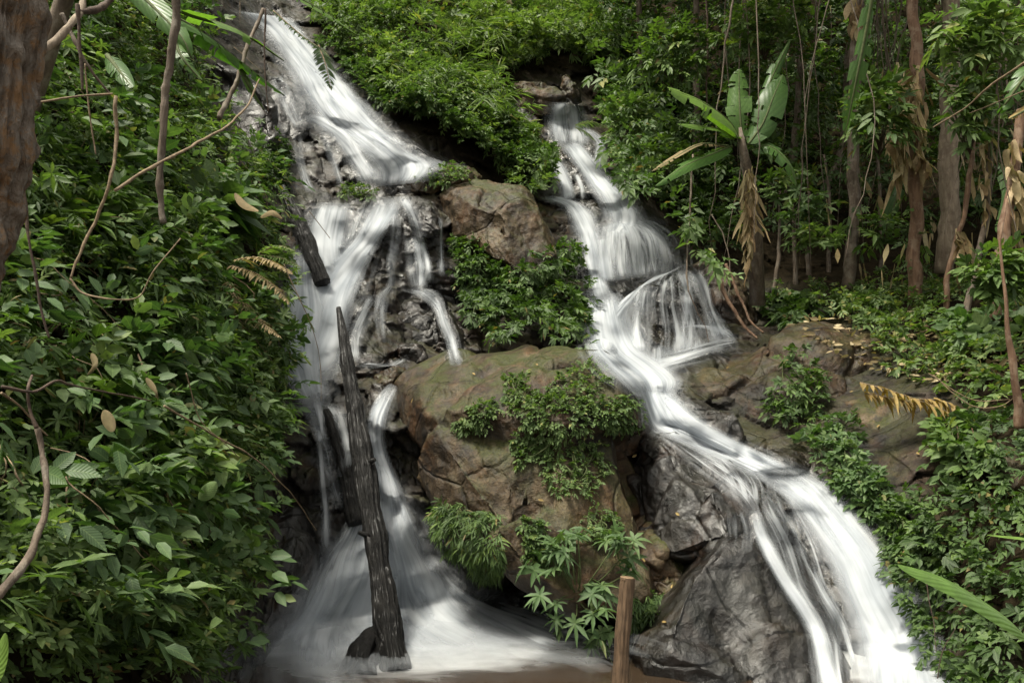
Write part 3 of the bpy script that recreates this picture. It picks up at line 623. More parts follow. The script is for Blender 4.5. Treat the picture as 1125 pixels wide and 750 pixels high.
# narrow chute
ribbon([(690,420,742,414,1),(702,438,738,430,1),(708,456,752,446,1),(716,470,768,462,.95),(742,484,795,478,.9),(780,502,828,494,.85),(815,518,858,506,.8),(838,530,890,518,.8)], seed=50, layers=2, edge=.32)
ribbon([(716,432,736,430,1),(738,456,756,450,1),(765,476,785,468,.9),(805,498,822,490,.9),(845,518,862,510,.8)], seed=51, edge=.4, off=.09)
ribbon([(722,478,735,474,.35),(760,512,790,488,.25),(800,545,830,510,.22),(822,572,850,530,.3)], seed=52, edge=.4)
# lower right fan
ribbon([(828,520,880,512,.6),(850,536,908,530,.72),(876,560,938,560,.84),(900,600,966,598,.92),(922,645,998,640,1),(940,695,1024,685,1),(955,760,1045,750,1),(962,800,1060,790,1)], seed=53, layers=3, edge=.32, off=.08, fade_out=.02)
ribbon([(822,532,872,528,.3),(824,560,890,560,.2),(840,600,908,600,.16),(862,650,930,648,.18),(885,700,950,700,.25),(900,770,965,770,.45)], seed=54, edge=.32, off=.05, fade_out=.02)
ribbon([(822,560,836,560,.6),(828,585,842,583,.75),(840,612,856,610,.8),(856,640,872,637,.8),(876,672,892,668,.85),(892,705,910,702,.9),(902,760,926,760,.9)], seed=55, edge=.35, off=.09, layers=2, fade_out=.02)
ribbon([(862,560,874,560,.4),(880,610,892,610,.4),(900,650,912,648,.45),(920,690,936,688,.45),(935,740,950,740,.5)], seed=56, edge=.4, off=.08)
ribbon([(780,560,822,560,.22),(772,580,830,582,.25),(780,605,828,606,.14)], seed=57, edge=.4)
ribbon([(770,500,820,505,.22),(790,525,850,530,.2),(805,550,850,555,.12)], seed=58, edge=.4)
WETB = np.clip(box(box(WET, 4), 4) * 2.2, 0, 1)

build('waterfall', np.vstack(WG.V), WG.F, M['water'], uv=np.vstack(WG.uv), attrs={'dens': np.concatenate(WD), 'fade': np.concatenate(WFD)}, kind='structure')

# bedrock mesh, boulders, pool, ground
SOIL_SHADE = inpoly(PX, PY, [(-420,-320),(215,-320),(214,60),(222,150),(262,190),(296,280),(300,420),(315,470),(280,545),(250,640),(220,760),(235,920),(-420,920)]) \
     | inpoly(PX, PY, [(330,-320),(345,40),(405,98),(470,150),(560,215),(598,210),(590,160),(560,90),(640,76),(655,150),(672,190),(745,250),(770,290),(900,322),(985,340),(1060,440),(1010,470),(1030,560),(990,600),(1050,740),(1070,920),(1550,920),(1550,-320)])
SOIL_SHADE = box(box(SOIL_SHADE.astype(float), 3), 3)  # soil under the growth, its dark colour standing in for forest shade too
def wet_of(V):
    x, y, d = proj(V); w = look(WETB, x, y)
    return np.clip(np.maximum(w, 1 - (V[:, 2] - 0.05) / 0.5), 0, 1)
WR = P(PX, PY, DB).reshape(-1, 3)
build('hillside', WR, gridfaces(*PX.shape), M['bedrock'], attrs={'wet': wet_of(WR), 'soil': SOIL_SHADE.ravel()}, kind='structure')
for r in ROCKS:
    build(r['name'], r['V'], r['F'], M[r['mat']], base=r['base'], attrs={'wet': wet_of(r['V'])}, label=r['label'], cat='boulder')

gxw = np.linspace(-7, 7, 141); gyw = np.linspace(1.0, 12, 111); GXX, GYY = np.meshgrid(gxw, gyw)
pw = np.stack([GXX, GYY, np.zeros_like(GXX)], -1)
c1 = P(395., 720., 7.9); c2 = P(985., 745., 7.2)
e1 = np.hypot((GXX - c1[0] - 0.25) / 1.5, (GYY - 8.1) / 1.25); e2 = np.hypot((GXX - c2[0] - 0.2) / 1.0, (GYY - c2[1]) / 1.2)
e3 = np.hypot((GXX + 0.1) / 1.6, (GYY - 7.9 + 0.0 * GXX) / 0.7)
foam = 0.6 * np.clip(1.1 - e1, 0, 1) + 0.9 * np.clip(1.1 - e2, 0, 1) + 0.25 * np.clip(1.2 - e3, 0, 1)
pw[..., 2] = 0.01 * fbm(pw * 2.0, 3) + 0.06 * np.clip(1 - e1, 0, 1)
build('pool_water', pw.reshape(-1, 3), gridfaces(*GXX.shape)[:, ::-1], M['pool'], attrs={'foam': np.clip(foam, 0, 1).ravel()}, kind='structure')
gs = np.linspace(-60, 60, 61); GA, GB = np.meshgrid(gs, gs)
gz = np.where(GB < 2, -0.45, -0.45) + 0.15 * fbm(np.stack([GA, GB, GA * 0], -1) * 0.3, 3)
build('ground', np.stack([GA, GB, gz], -1).reshape(-1, 3), gridfaces(61, 61)[:, ::-1], M['soil'], kind='structure')
# ---------------------------------------------------------------- leaves
TB = {  # templates: t along, s across, h up, faces
 'full': (np.array([[0,0,0],[.22,.36,.10],[.22,0,.0],[.22,-.36,.10],[.58,.42,.10],[.58,0,-.02],[.58,-.42,.10],[.86,.16,.03],[.86,-.16,.03],[1,0,0]], float),
          [np.array([[0,2,1],[0,3,2]]), np.array([[2,5,4,1],[3,6,5,2],[5,9,7,4],[6,8,9,5]])]),
 'small': (np.array([[0,0,0],[.42,.5,.13],[1,0,0],[.42,-.5,.13]], float), [np.array([[0,2,1],[0,3,2]])]),
}
class Leaves:
    def __init__(s): s.a = []
    def add(s, B, D, N, L, W, tint, droop=0.25):
        n = len(B); f = lambda v: np.broadcast_to(v, (n,)).astype(float)
        s.a.append((B, D, N, f(L), f(W), f(tint), f(droop)))
    def build(s, name, mat, kind='full', **k):
        B, D, N, L, W, T, Dr = [np.concatenate([a[i] for a in s.a]) for i in range(7)]
        D = nrm(D); S = nrm(np.cross(D, N)); N = np.cross(S, D)
        tp, fs = TB[kind]; t = tp[:, 0]
        V = B[:, None] + D[:, None] * (t[None] * L[:, None])[..., None] + S[:, None] * (tp[:, 1][None] * W[:, None])[..., None] + N[:, None] * (tp[:, 2][None] * W[:, None])[..., None]
        V[..., 2] -= (t[None] ** 2) * (Dr * L)[:, None]
        n, m = V.shape[:2]; off = (np.arange(n) * m)[:, None, None]
        F_ = [(f[None] + off).reshape(-1, f.shape[1]) for f in fs]
        uv = np.broadcast_to(np.stack([tp[:, 1] * 2.2, t], -1), (n, m, 2)).reshape(-1, 2)
        return build(name, V.reshape(-1, 3), F_, mat, uv=uv, attrs={'tint': np.repeat(T, m)}, **k)
    def count(s): return sum(len(a[0]) for a in s.a)

Z = np.array([0, 0, 1.0])
def tints(n, lo=0.1, hi=0.9, dead=0.02):
    t = rng.beta(2.2, 2.6, n) * (hi - lo) + lo
    return np.where(rng.random(n) < dead, 0.97 + 0.03 * rng.random(n), t)

def sprigs(buf, B, N, L, K, ll, lw, lo=0.1, hi=0.9, dead=0.015, down=0.5, whorl=False, updir=0.7, droop=0.3, tbase=None, jit=0.35, stems=None):
    """B points, N outward normals; each sprig carries K leaves"""
    n = len(B)
    if n == 0: return
    r = rng.normal(size=(n, 3)); d = nrm(N * 0.8 - Z * down * rng.uniform(0.2, 1.2, (n, 1)) + r * 0.55)
    up = nrm(N * 0.55 + Z * updir + rng.normal(size=(n, 3)) * 0.25)
    s = nrm(np.cross(d, up)); up = np.cross(s, d)
    L = np.broadcast_to(L, (n,)) * rng.uniform(0.7, 1.3, n)
    tb = tints(n, lo, hi, 0) if tbase is None else tbase
    szs = rng.uniform(0.75, 1.25, n)
    for k in range(K):
        if whorl:
            a = 2 * np.pi * (k + rng.uniform(-0.2, 0.2, n)) / K; p = B + d * (L * 0.5)[:, None]
            ld = nrm((up * 0.1 + s * np.cos(a)[:, None] + d * np.sin(a)[:, None]) + N * 0.15)
            ln = up; sc = szs * rng.uniform(0.8, 1.15, n)
        else:
            t = (k + 0.5) / K; p = B + d * (L * t)[:, None] - Z * (0.25 * L * t * t)[:, None]
            a = (1.05 - 0.75 * t) * (1 if k % 2 else -1)
            if k == K - 1: a *= 0.15
            ld = d * math.cos(a) + s * math.sin(a) + rng.normal(size=(n, 3)) * 0.18
            ln = up; sc = szs * rng.uniform(0.75, 1.2, n) * (0.8 + 0.4 * math.sin(math.pi * t))
        ln = nrm(ln + rng.normal(size=(n, 3)) * jit)
        tt = np.clip(tb + rng.normal(size=n) * 0.08, 0, 0.94); tt = np.where(rng.random(n) < dead, rng.uniform(0.95, 1, n), tt)
        buf.add(p, ld, ln, ll * sc, lw * sc, tt, droop * rng.uniform(0.4, 1.6, n))
    if stems is not None:
        for i in range(n):
            stems.tube(np.array([B[i] - N[i] * 0.05, B[i] + d[i] * L[i] * 0.5 - Z * 0.06 * L[i], B[i] + d[i] * L[i] - Z * 0.25 * L[i]]), [0.006, 0.004, 0.002], 4, cap=False)

def surf(px, py, out=0.0):
    d = look(DSM, px, py); n = Nlook(px, py); return P(px, py, d) + n * np.broadcast_to(out, px.shape)[..., None], n, d

def mass(poly, n, L, K, ll, lw, out=(0.0, 0.4), lump=1.2, seed=0, ref=None, keep=0.0, **k):
    """n sprigs over a stretch of slope, thickness following lumpy clumps; returns buf"""
    buf = Leaves(); q = sample_poly(poly, n * 3); px, py = q.T
    p, nn, d = surf(px, py)
    ref = ref or np.percentile(d, 80); ok = rng.random(len(d)) < np.clip((d / ref) ** 2, 0, 1)
    cl = fbm(p * lump, 3, seed + 50)
    ok &= cl > keep - 0.6 * rng.random(len(d)) - 0.3
    idx = np.nonzero(ok)[0][:n]; p, nn, cl, = p[idx], nn[idx], cl[idx]
    o = out[0] + (out[1] - out[0]) * np.clip(0.5 + 0.7 * cl, 0, 1) * rng.uniform(0.35, 1, len(idx)) ** 0.5
    p = p + nn * o[:, None] + Z * (0.25 * o)[:, None]
    sprigs(buf, p, nn, L, K, ll, lw, **k); return buf

GRP_VEG = 'clumps of foliage'
def clump(px, py, rx, ry, n, L, K, ll, lw, mat, name, label, cat, group=None, thick=0.35, kind='full', stems=True, shape=None, **k):
    """a plant rooted on the slope: foliage dome around the root, real stems"""
    if shape is None:
        a = rng.uniform(0, 2 * np.pi, 14); a.sort(); rr = rng.uniform(0.8, 1.15, 14)
        shape = np.stack([px + np.cos(a) * rx * rr, py + np.sin(a) * ry * rr], -1)
    q = sample_poly(shape, n); x, y = q.T; p, nn, d = surf(x, y)
    # anchor on the median surface so the dome is one piece
    r = np.clip(1 - ((x - px) / (rx * 1.2)) ** 2 - ((y - py) / (ry * 1.2)) ** 2, 0, 1) ** 0.5
    lump = 0.7 + 0.5 * fbm(p * 3.0, 2, 77)
    o = thick * r * lump * rng.uniform(0.3, 1.0, n) ** 0.6
    p2 = p + nn * o[:, None] + Z * (0.2 * o)[:, None]
    b0, n0, d0 = surf(np.array([float(px)]), np.array([py + ry * 0.4])); b0 = b0[0]
    rt = root(name, b0, label, cat, group)
    buf = Leaves(); sprigs(buf, p2, nrm(nn + (p2 - b0) * 0.5), L, K, ll, lw, **k)
    buf.build('foliage', mat, kind, parent=rt)
    if stems:
        g = Geo()
        for i in rng.choice(n, min(n, 16), replace=False):
            m = (b0 + p2[i]) / 2 + n0[0] * 0.04 + rng.normal(size=3) * 0.03
            g.tube(catmull([b0 - n0[0] * 0.06, m, p2[i]], 7), np.linspace(0.011, 0.004, 7), 5)
        g.build('stem', M['stem'], parent=rt)
    return rt

# --- masses nobody could count: ground-hugging and far growth, one object per stretch
LEFT = [(-260,-120),(215,-120),(212,60),(214,130),(262,185),(285,225),(300,280),(296,330),(292,390),(292,440),(274,490),(246,545),(226,600),(214,660),(192,720),(185,790),(-260,820)]
for (n_, L_, K_, ll_, lw_, lo_, hi_, sd_, kp_, mt_, wh_, dn_, ou_) in [
    (7500, .13, 7, .058, .029, .05, .95, 1, -.1, 'leaf', False, .3, (.02, .5)),
    (5200, .12, 7, .046, .026, .2, .95, 2, .15, 'leaf_lime', False, .5, (.1, .6)),
    (2200, .16, 8, .090, .022, .1, .9, 3, .1, 'leaf', False, 1.1, (.1, .6)),
    (1000, .14, 7, .110, .034, .2, .9, 4, .15, 'leaf_lime', True, .4, (.2, .7)),
    (700, .25, 5, .125, .072, .2, .85, 5, .1, 'leaf_bluish', False, .3, (.3, .75))]:
    mass(LEFT, n_, L_, K_, ll_, lw_, out=ou_, lump=1.2, seed=sd_, ref=8.5, keep=kp_, lo=lo_, hi=hi_, whorl=wh_, down=dn_, dead=.03, jit=.5, droop=.2).build('undergrowth', M[mt_], 'full')['kind'] = 'stuff'
S3 = mass([(300,150),(318,165),(312,205),(285,210),(262,190)], 420, 0.10, 6, 0.055, 0.03, out=(0, 0.2), seed=8, keep=-1, lo=0, hi=0.5)
S3.build('undergrowth', M['leaf'], 'small').__setitem__('kind', 'stuff')

MOUND = [(338,-60),(345,40),(372,70),(405,98),(436,128),(470,150),(500,178),(545,196),(585,222),(598,205),(592,180),(575,160),(548,140),(536,118),(540,95),(562,82),(640,78),(660,90),(668,60),(700,-60)]
S4 = mass(MOUND, 15000, 0.18, 6, 0.085, 0.042, out=(0.05, 0.9), lump=0.8, seed=11, ref=17, keep=-0.6, lo=0.1, hi=0.95)
S4.build('undergrowth', M['leaf_lime'], 'small').__setitem__('kind', 'stuff')
S4b = mass([(470,-80),(700,-80),(668,60),(655,84),(575,84),(545,95),(520,70),(480,40)], 5200, 0.2, 6, 0.11, 0.05, out=(0.2, 1.1), lump=0.9, seed=14, ref=22, keep=-0.2, lo=0.5, hi=0.94, down=0.5)
S4b.build('undergrowth', M['leaf_lime'], 'small')['kind'] = 'stuff'
for (pl, n_, ll_, lw_, mt_, sd_) in [([(360,40),(430,60),(520,100),(560,80),(640,60),(690,-60),(400,-60)], 220, .34, .022, 'leaf_lime', 15), ([(400,60),(470,60),(540,120),(560,190),(500,170),(440,130)], 90, .26, .02, 'leaf_lime', 16),
                             ([(350,-40),(640,-60),(650,70),(540,90),(420,60)], 420, .16, .08, 'leaf', 18)]:
    mass(pl, n_, .2, 5, ll_, lw_, out=(.5, 1.2), lump=1.1, seed=sd_, ref=20, keep=.1, lo=.4, hi=1.0, down=.3, dead=.05).build('undergrowth', M[mt_], 'small')['kind'] = 'stuff'
for (x, y, rx, ry, n_, ll_, lw_, mt_, lab) in [(430,95,26,20,120,.13,.05,'leaf_lime','bright leafy shrub on the mound, nearest the upper left cascade'), (500,60,30,22,130,.16,.035,'leaf_lime','pale spiky-leaved shrub on top of the green mound'),
        (575,45,26,22,80,.22,.09,'leaf','broad-leaved darker shrub behind the brown boulders at the head of the right cascade'), (635,50,22,24,80,.2,.05,'leaf_lime','sunlit shrub on the slope above the pointed standing stone'), (560,170,26,18,160,.09,.045,'leaf','dark glossy shrub at the lower right tip of the green mound')]:
    clump(x, y, rx, ry, n_, .2, 7, ll_, lw_, M[mt_], 'shrub', lab, 'shrub', thick=.9, kind='small', lo=.35, hi=1.0)
S5 = mass([(350,60),(400,110),(440,145),(500,178),(560,200),(598,222),(600,205),(580,175),(545,140),(500,120),(440,110)], 2600, 0.14, 7, 0.085, 0.04, out=(0.2, 0.8), lump=1.0, seed=12, ref=16, keep=-0.5, lo=0.1, hi=0.8)
S5.build('undergrowth', M['leaf'], 'small').__setitem__('kind', 'stuff')

# forest volume behind the right bank
FOREST = [(652,-80),(1500,-80),(1500,340),(1130,330),(980,315),(900,325),(830,322),(775,290),(745,250),(705,215),(672,190),(664,140),(650,80)]
def forest(n, ll, lw, K, L, mat, seed, thr, dmin, lo, hi, poly=FOREST, kind='small'):
    q = sample_poly(poly, n); x, y = q.T; far = look(DSM, x, y)
    near = np.maximum(far * dmin, 8.0); u = rng.random(n); d = near + (far - near) * (1 - u ** 1.6)
    p = P(x, y, d); c = fbm(p * np.array([0.7, 0.7, 1.0]), 3, seed)
    dark = np.clip((y - 170) / 100, 0, 1) * np.clip((x - 760) / 60, 0, 1)   # sparse growth near the forest floor
    ok = c > thr + dark * 1.0
    p = p[ok]; nn = nrm(np.tile(np.array([0.0, -0.8, 0.55]), (len(p), 1)) + rng.normal(size=(len(p), 3)) * 0.35)
    b = Leaves(); sprigs(b, p, nn, L, K, ll, lw, lo=lo, hi=hi, dead=0.03, updir=0.9); return b.build('forest_undergrowth', mat, kind).__setitem__('kind', 'stuff')
forest(30000, 0.13, 0.06, 6, 0.22, M['leaf'], 31, -0.1, 0.72, 0.0, 0.8)
forest(7000, 0.2, 0.085, 6, 0.32, M['leaf_lime'], 37, 0.15, 0.75, 0.0, 0.6)
# foliage edge right of the right cascade
S6 = mass([(655,60),(760,60),(770,250),(752,262),(735,240),(708,218),(690,205),(672,190),(668,150)], 2200, 0.2, 6, 0.12, 0.06, out=(0.1, 1.0), lump=0.9, seed=17, ref=19, keep=-0.2, lo=0.05, hi=0.8)
S6.build('undergrowth', M['leaf'], 'small').__setitem__('kind', 'stuff')
# forest floor growth, right bank
FLOOR = [(838,345),(905,322),(985,318),(1130,322),(1500,330),(1500,470),(1125,470),(1060,440),(1000,425),(965,395),(930,362),(880,350)]
S7 = mass(FLOOR, 2300, 0.14, 6, 0.085, 0.042, out=(0.02, 0.35), lump=1.6, seed=21, ref=12, keep=-0.05, lo=0.15, hi=0.9, dead=0.08)
S7.build('undergrowth', M['leaf_lime'], 'full').__setitem__('kind', 'stuff')
BANK = [(1050,460),(1125,455),(1500,470),(1500,860),(1062,860),(1046,745),(1020,690),(985,640),(985,600),(1045,575),(1055,500)]
S8 = mass(BANK, 2300, 0.13, 6, 0.075, 0.04, out=(0.02, 0.35), lump=1.7, seed=22, ref=8, keep=0.0, lo=0.0, hi=0.7)
S8.build('undergrowth', M['leaf'], 'full').__setitem__('kind', 'stuff')

# --- plants one can point to
clump(578, 335, 66, 56, 900, 0.14, 7, 0.095, 0.042, M['leaf'], 'shrub', 'dense round dark green bush in the centre, between brown boulder and mossy boulder', 'shrub', thick=0.75, lo=0.1, hi=0.75,
      shape=[(508,282),(530,290),(548,305),(575,292),(612,284),(632,308),(645,335),(650,380),(610,386),(540,387),(515,362),(512,320)])
clump(515, 300, 16, 45, 140, 0.12, 6, 0.085, 0.04, M['leaf'], 'shrub', 'narrow hanging green growth just left of the dense round bush', 'shrub', thick=0.3, lo=0.15, hi=0.8,
      shape=[(494,266),(508,262),(524,300),(530,350),(518,365),(506,330)])
clump(490, 196, 30, 12, 130, 0.09, 6, 0.05, 0.03, M['leaf_lime'], 'fern_tuft', 'small green tuft on the flat rock between the left cascades', 'plant', thick=0.16)
clump(395, 214, 22, 10, 90, 0.09, 5, 0.055, 0.025, M['leaf'], 'fern_tuft', 'dark green tuft on the rock lip above the middle left cascade', 'plant', thick=0.15)
CR = 'creepers growing on the central boulder'
def creeper(shape, n, label, ll=0.04, lw=0.024, mat='leaf_lime', thick=0.08, **k):
    s = np.array(shape, float); c = s.mean(0); h = (s.max(0) - s.min(0)) / 2
    clump(c[0], c[1], h[0], h[1], n, 0.08, 6, ll, lw, M[mat], 'creeper', label, 'creeper', CR, thick=thick, shape=shape, kind='full', stems=True, **k)
creeper([(552,418),(575,408),(586,420),(582,452),(560,456)], 120, 'small pale green creeper tuft near the top of the central boulder')
creeper([(500,462),(520,444),(545,440),(552,452),(535,468),(505,476)], 110, 'light green creeper patch on the left shoulder of the central boulder')
creeper([(585,440),(628,402),(664,394),(672,420),(650,440),(650,470),(622,478),(600,505),(566,512),(562,480)], 520, 'large bright creeper spilling down the middle of the central boulder')
creeper([(650,440),(690,432),(702,450),(698,468),(668,470),(652,462)], 180, 'rounded green creeper at the upper right corner of the central boulder', mat='leaf')
creeper([(600,505),(640,480),(665,490),(668,520),(645,545),(615,545),(600,530)], 190, 'lower trailing end of the bright creeper on the central boulder')
creeper([(470,556),(495,550),(525,556),(550,570),(554,628),(535,632),(512,610),(485,588)], 330, 'fringe of narrow dark leaves on the lower left of the central boulder', ll=0.075, lw=0.018, mat='leaf', down=1.6, thick=0.14)
creeper([(568,572),(592,568),(604,590),(596,625),(575,615)], 150, 'small green creeper patch left of the star-leaved shrub', mat='leaf')
creeper([(640,560),(672,555),(686,585),(660,600),(640,590)], 90, 'sparse mossy creeper above the star-leaved shrub', ll=0.03)
creeper([(690,655),(726,650),(730,672),(712,690),(688,684)], 110, 'narrow-leaved tuft just right of the wooden post', ll=0.07, lw=0.018, mat='leaf', down=1.2)
clump(635, 640, 58, 48, 60, 0.12, 8, 0.15, 0.045, M['leaf_bluish'], 'shrub', 'star-leaved shrub with long leaves in whorls, left of the wooden post', 'shrub', thick=0.5, lo=0.25, hi=0.8, whorl=True, droop=0.35,
      shape=[(575,612),(600,590),(640,585),(680,600),(692,632),(680,665),(655,700),(636,705),(615,668),(585,640)])
# right bank plants
clump(872, 435, 30, 42, 150, 0.13, 7, 0.085, 0.036, M['leaf'], 'shrub', 'upright dark green shrub on the brown slab of the right bank', 'shrub', thick=0.35, hi=0.8, shape=[(862,392),(882,388),(898,420),(908,455),(890,475),(852,470),(840,448),(858,425)])
clump(905, 492, 45, 26, 85, 0.13, 6, 0.095, 0.045, M['leaf_bluish'], 'shrub', 'glossy shrub below the brown slab, above the bend of the right cascade', 'shrub', thick=0.22, lo=0.3, shape=[(858,488),(890,474),(935,456),(952,480),(940,512),(905,510)])
clump(945, 540, 42, 36, 170, 0.13, 6, 0.09, 0.045, M['leaf_bluish'], 'shrub', 'glossy leafy clump beside the top of the wide right cascade', 'shrub', thick=0.35, lo=0.2, shape=[(905,510),(945,508),(978,540),(985,580),(960,580),(925,545)])
clump(1005, 590, 42, 40, 210, 0.13, 6, 0.085, 0.045, M['leaf'], 'shrub', 'dark leafy clump hanging over the wide right cascade, below the other clumps', 'shrub', thick=0.35, lo=0.1, hi=0.8, shape=[(965,560),(1010,550),(1050,590),(1055,640),(1020,650),(980,605)])
clump(870, 345, 36, 14, 120, 0.14, 6, 0.12, 0.07, M['leaf'], 'ground_plant', 'low broad-leaved patch in the shade behind the brown slab', 'plant', thick=0.3, lo=0.1, hi=0.7)
clump(955, 345, 38, 18, 160, 0.14, 7, 0.11, 0.035, M['leaf_lime'], 'ground_plant', 'bright ferny patch on the forest floor behind the right bank slab', 'plant', thick=0.35)
clump(1085, 375, 42, 25, 60, 0.18, 5, 0.18, 0.11, M['leaf_bluish'], 'ground_plant', 'broad blue-green leaves by the reddish trunk at right edge', 'plant', thick=0.45, lo=0.3, hi=0.95)
clump(1058, 500, 34, 40, 100, 0.16, 5, 0.11, 0.075, M['leaf'], 'vine_plant', 'round-leaved vine hanging over the dark hollow under the fronds', 'plant', thick=0.3, lo=0.2)

# left bank plants
LB = [
 (216,235,26,26,14,.30,4,.42,.24,'leaf_bluish','single large drooping heart-shaped leaves beside the hanging brown stick'),
 (95,185,60,30,34,.3,4,.24,.12,'leaf_bluish','broad blue-green leaves right of the lichened trunk, below the pale branch'),
 (70,270,55,34,60,.24,5,.19,.10,'leaf','mid green broad leaves at the left edge below the vine loop'),
 (150,300,60,40,110,.2,6,.13,.06,'leaf','leafy green clump under the end of the hanging brown stick'),
 (235,330,46,40,150,.18,7,.10,.045,'leaf','feathery green clump left of the tan fern'),
 (276,385,32,40,170,.14,7,.085,.04,'leaf','dark leafy clump overhanging the left cascade'),
 (190,395,60,36,120,.2,5,.15,.085,'leaf_bluish','pale green broad leaves with holes at mid height on left bank'),
 (100,430,60,40,90,.2,5,.16,.095,'leaf_bluish','broad green leaves around the blotched tan leaf on left bank'),
 (40,475,60,50,60,.2,5,.17,.10,'leaf','large dark leaves behind the forked brown branch at left edge'),
 (250,462,36,38,180,.14,7,.085,.045,'leaf_lime','fresh green leafy bulge overhanging the dark rock wall'),
 (205,480,50,36,120,.18,6,.12,.06,'leaf','mid green leaves around the single round pale leaf'),
 (268,506,22,28,80,.12,6,.07,.035,'leaf','small-leaved green growth beside the narrow left water strands'),
 (130,545,66,44,90,.2,5,.15,.08,'leaf','broad deep green leaves in the middle of the lower left bank'),
 (192,560,42,36,100,.16,6,.10,.05,'leaf_bluish','star-tufted leaves above the dark rock wall'),
 (240,615,16,30,70,.13,6,.08,.04,'leaf_lime','bright small-leaved shrub against the dark rock wall'),
 (50,600,66,50,60,.2,5,.16,.08,'leaf_bluish','broad leaves at left edge below the forked branch'),
 (150,640,66,42,60,.16,7,.15,.045,'leaf_bluish','pale palmate leaves in a band across the lower left bank'),
 (188,668,38,38,64,.14,7,.12,.04,'leaf','palmate dark green leaves beside the pool at lower left'),
 (70,715,74,40,60,.15,7,.14,.042,'leaf_bluish','palmate leaves along the bottom left corner'),
 (160,732,54,32,70,.14,7,.12,.04,'leaf','low palmate leaves at the very bottom beside the brown water'),
]
for i, (x, y, rx, ry, n, L, K, ll, lw, mt, lab) in enumerate(LB):
    pal = 'palmate' in lab or 'star' in lab; ll, lw = (ll * .85, lw * .85) if .13 < ll < .3 else (ll, lw); n = int(n * 1.2)
    clump(x, y, rx, ry, n, L, K, ll, lw, M[mt], 'leafy_plant', lab, 'plant', 'leafy plants of the left bank', thick=0.75 if x + rx < 215 else 0.4, lo=0.25, hi=0.94, whorl=pal, dead=0.02, down=0.3, jit=.5, droop=.22, updir=.9)

# ---------------------------------------------------------------- fern, fronds
def frond(g, path3, ln, n, mat_side=None, tint=0.5, buf=None, wid=0.02, droopy=0.3, up=Z, ragged=0.0):
    c = catmull(path3, n); T = nrm(np.gradient(c, axis=0)); S = nrm(np.cross(T, up)); U = np.cross(S, T)
    g.tube(c, np.linspace(0.008, 0.002, n), 5)
    w = np.sin(np.linspace(0.25, 1, n) * np.pi) * ln
    for sg in (-1, 1):
        w = w * (1 - ragged * rng.random(n))
        buf.add(c, S * sg + T * 0.55 + rng.normal(size=(n, 3)) * (0.08 + 0.5 * ragged), U + rng.normal(size=(n, 3)) * 0.2, w, wid, np.clip(tint + rng.normal(size=n) * 0.1, 0, 0.94), droopy)
def W3(path, dflt=None):
    """photo trace -> world points; rows (px, py, depth)"""
    a = np.array(path, float); return P(a[:, 0], a[:, 1], a[:, 2])
def fern(paths, d, label, mat, tint, ln=0.14, cat='fern', name='fern', group=None, wid=0.022):
    r = root(name, P(*[float(v) for v in (paths[0][0][0], paths[0][0][1], d)]), label, cat, group)
    for pth in paths:
        b = Leaves(); g = Geo(); frond(g, W3([(x, y, d - 0.12 * i) for i, (x, y) in enumerate(pth)]), ln, 34 if name == 'fern' else 20, tint=tint, buf=b, wid=wid, ragged=0.05 if name == 'fern' else 0.6, droopy=0.3 if name == 'fern' else 0.7)
        f = b.build('frond', mat, 'full', parent=r)
        s = g.build('stalk', M['twig'], base=np.zeros(3)); s.parent = r; s.location = -np.array(r.location)
    return r
fern([[(255,292),(280,300),(305,318),(318,335)], [(250,310),(262,330),(285,352),(310,372)], [(245,318),(250,345),(262,372)], [(262,285),(285,283),(308,292),(322,302)]], 8.6, 'tan dying fern fronds hanging beside the left cascade', M['dead'], 0.45, ln=0.22)
fern([[(285,278),(305,270),(325,276)], [(285,280),(310,284),(332,294)]], 9.0, 'bright green fern tips reaching over the left cascade', M['leaf_lime'], 0.7, ln=0.16)
fern([[(300,12),(330,38),(350,52),(362,62)], [(350,50),(358,72),(364,100)]], 7.5, 'small dark drooping fern over the top of the left cascade', M['leaf'], 0.3, ln=0.13)
fern([[(945,420),(975,428),(1010,440),(1040,452),(1068,470)], [(950,432),(985,438),(1015,446)], [(1000,438),(1035,440),(1060,452)]], 9.1, 'fallen yellow-brown frond lying across the right bank rock', M['yellow'], 0.45, ln=0.30, name='dead_frond', cat='dead frond', wid=0.05)
fern([[(632,138),(650,134),(668,140)], [(632,140),(645,146),(655,156)]], 16.2, 'small green fern arching over the top of the right cascade', M['leaf_lime'], 0.6, ln=0.22)

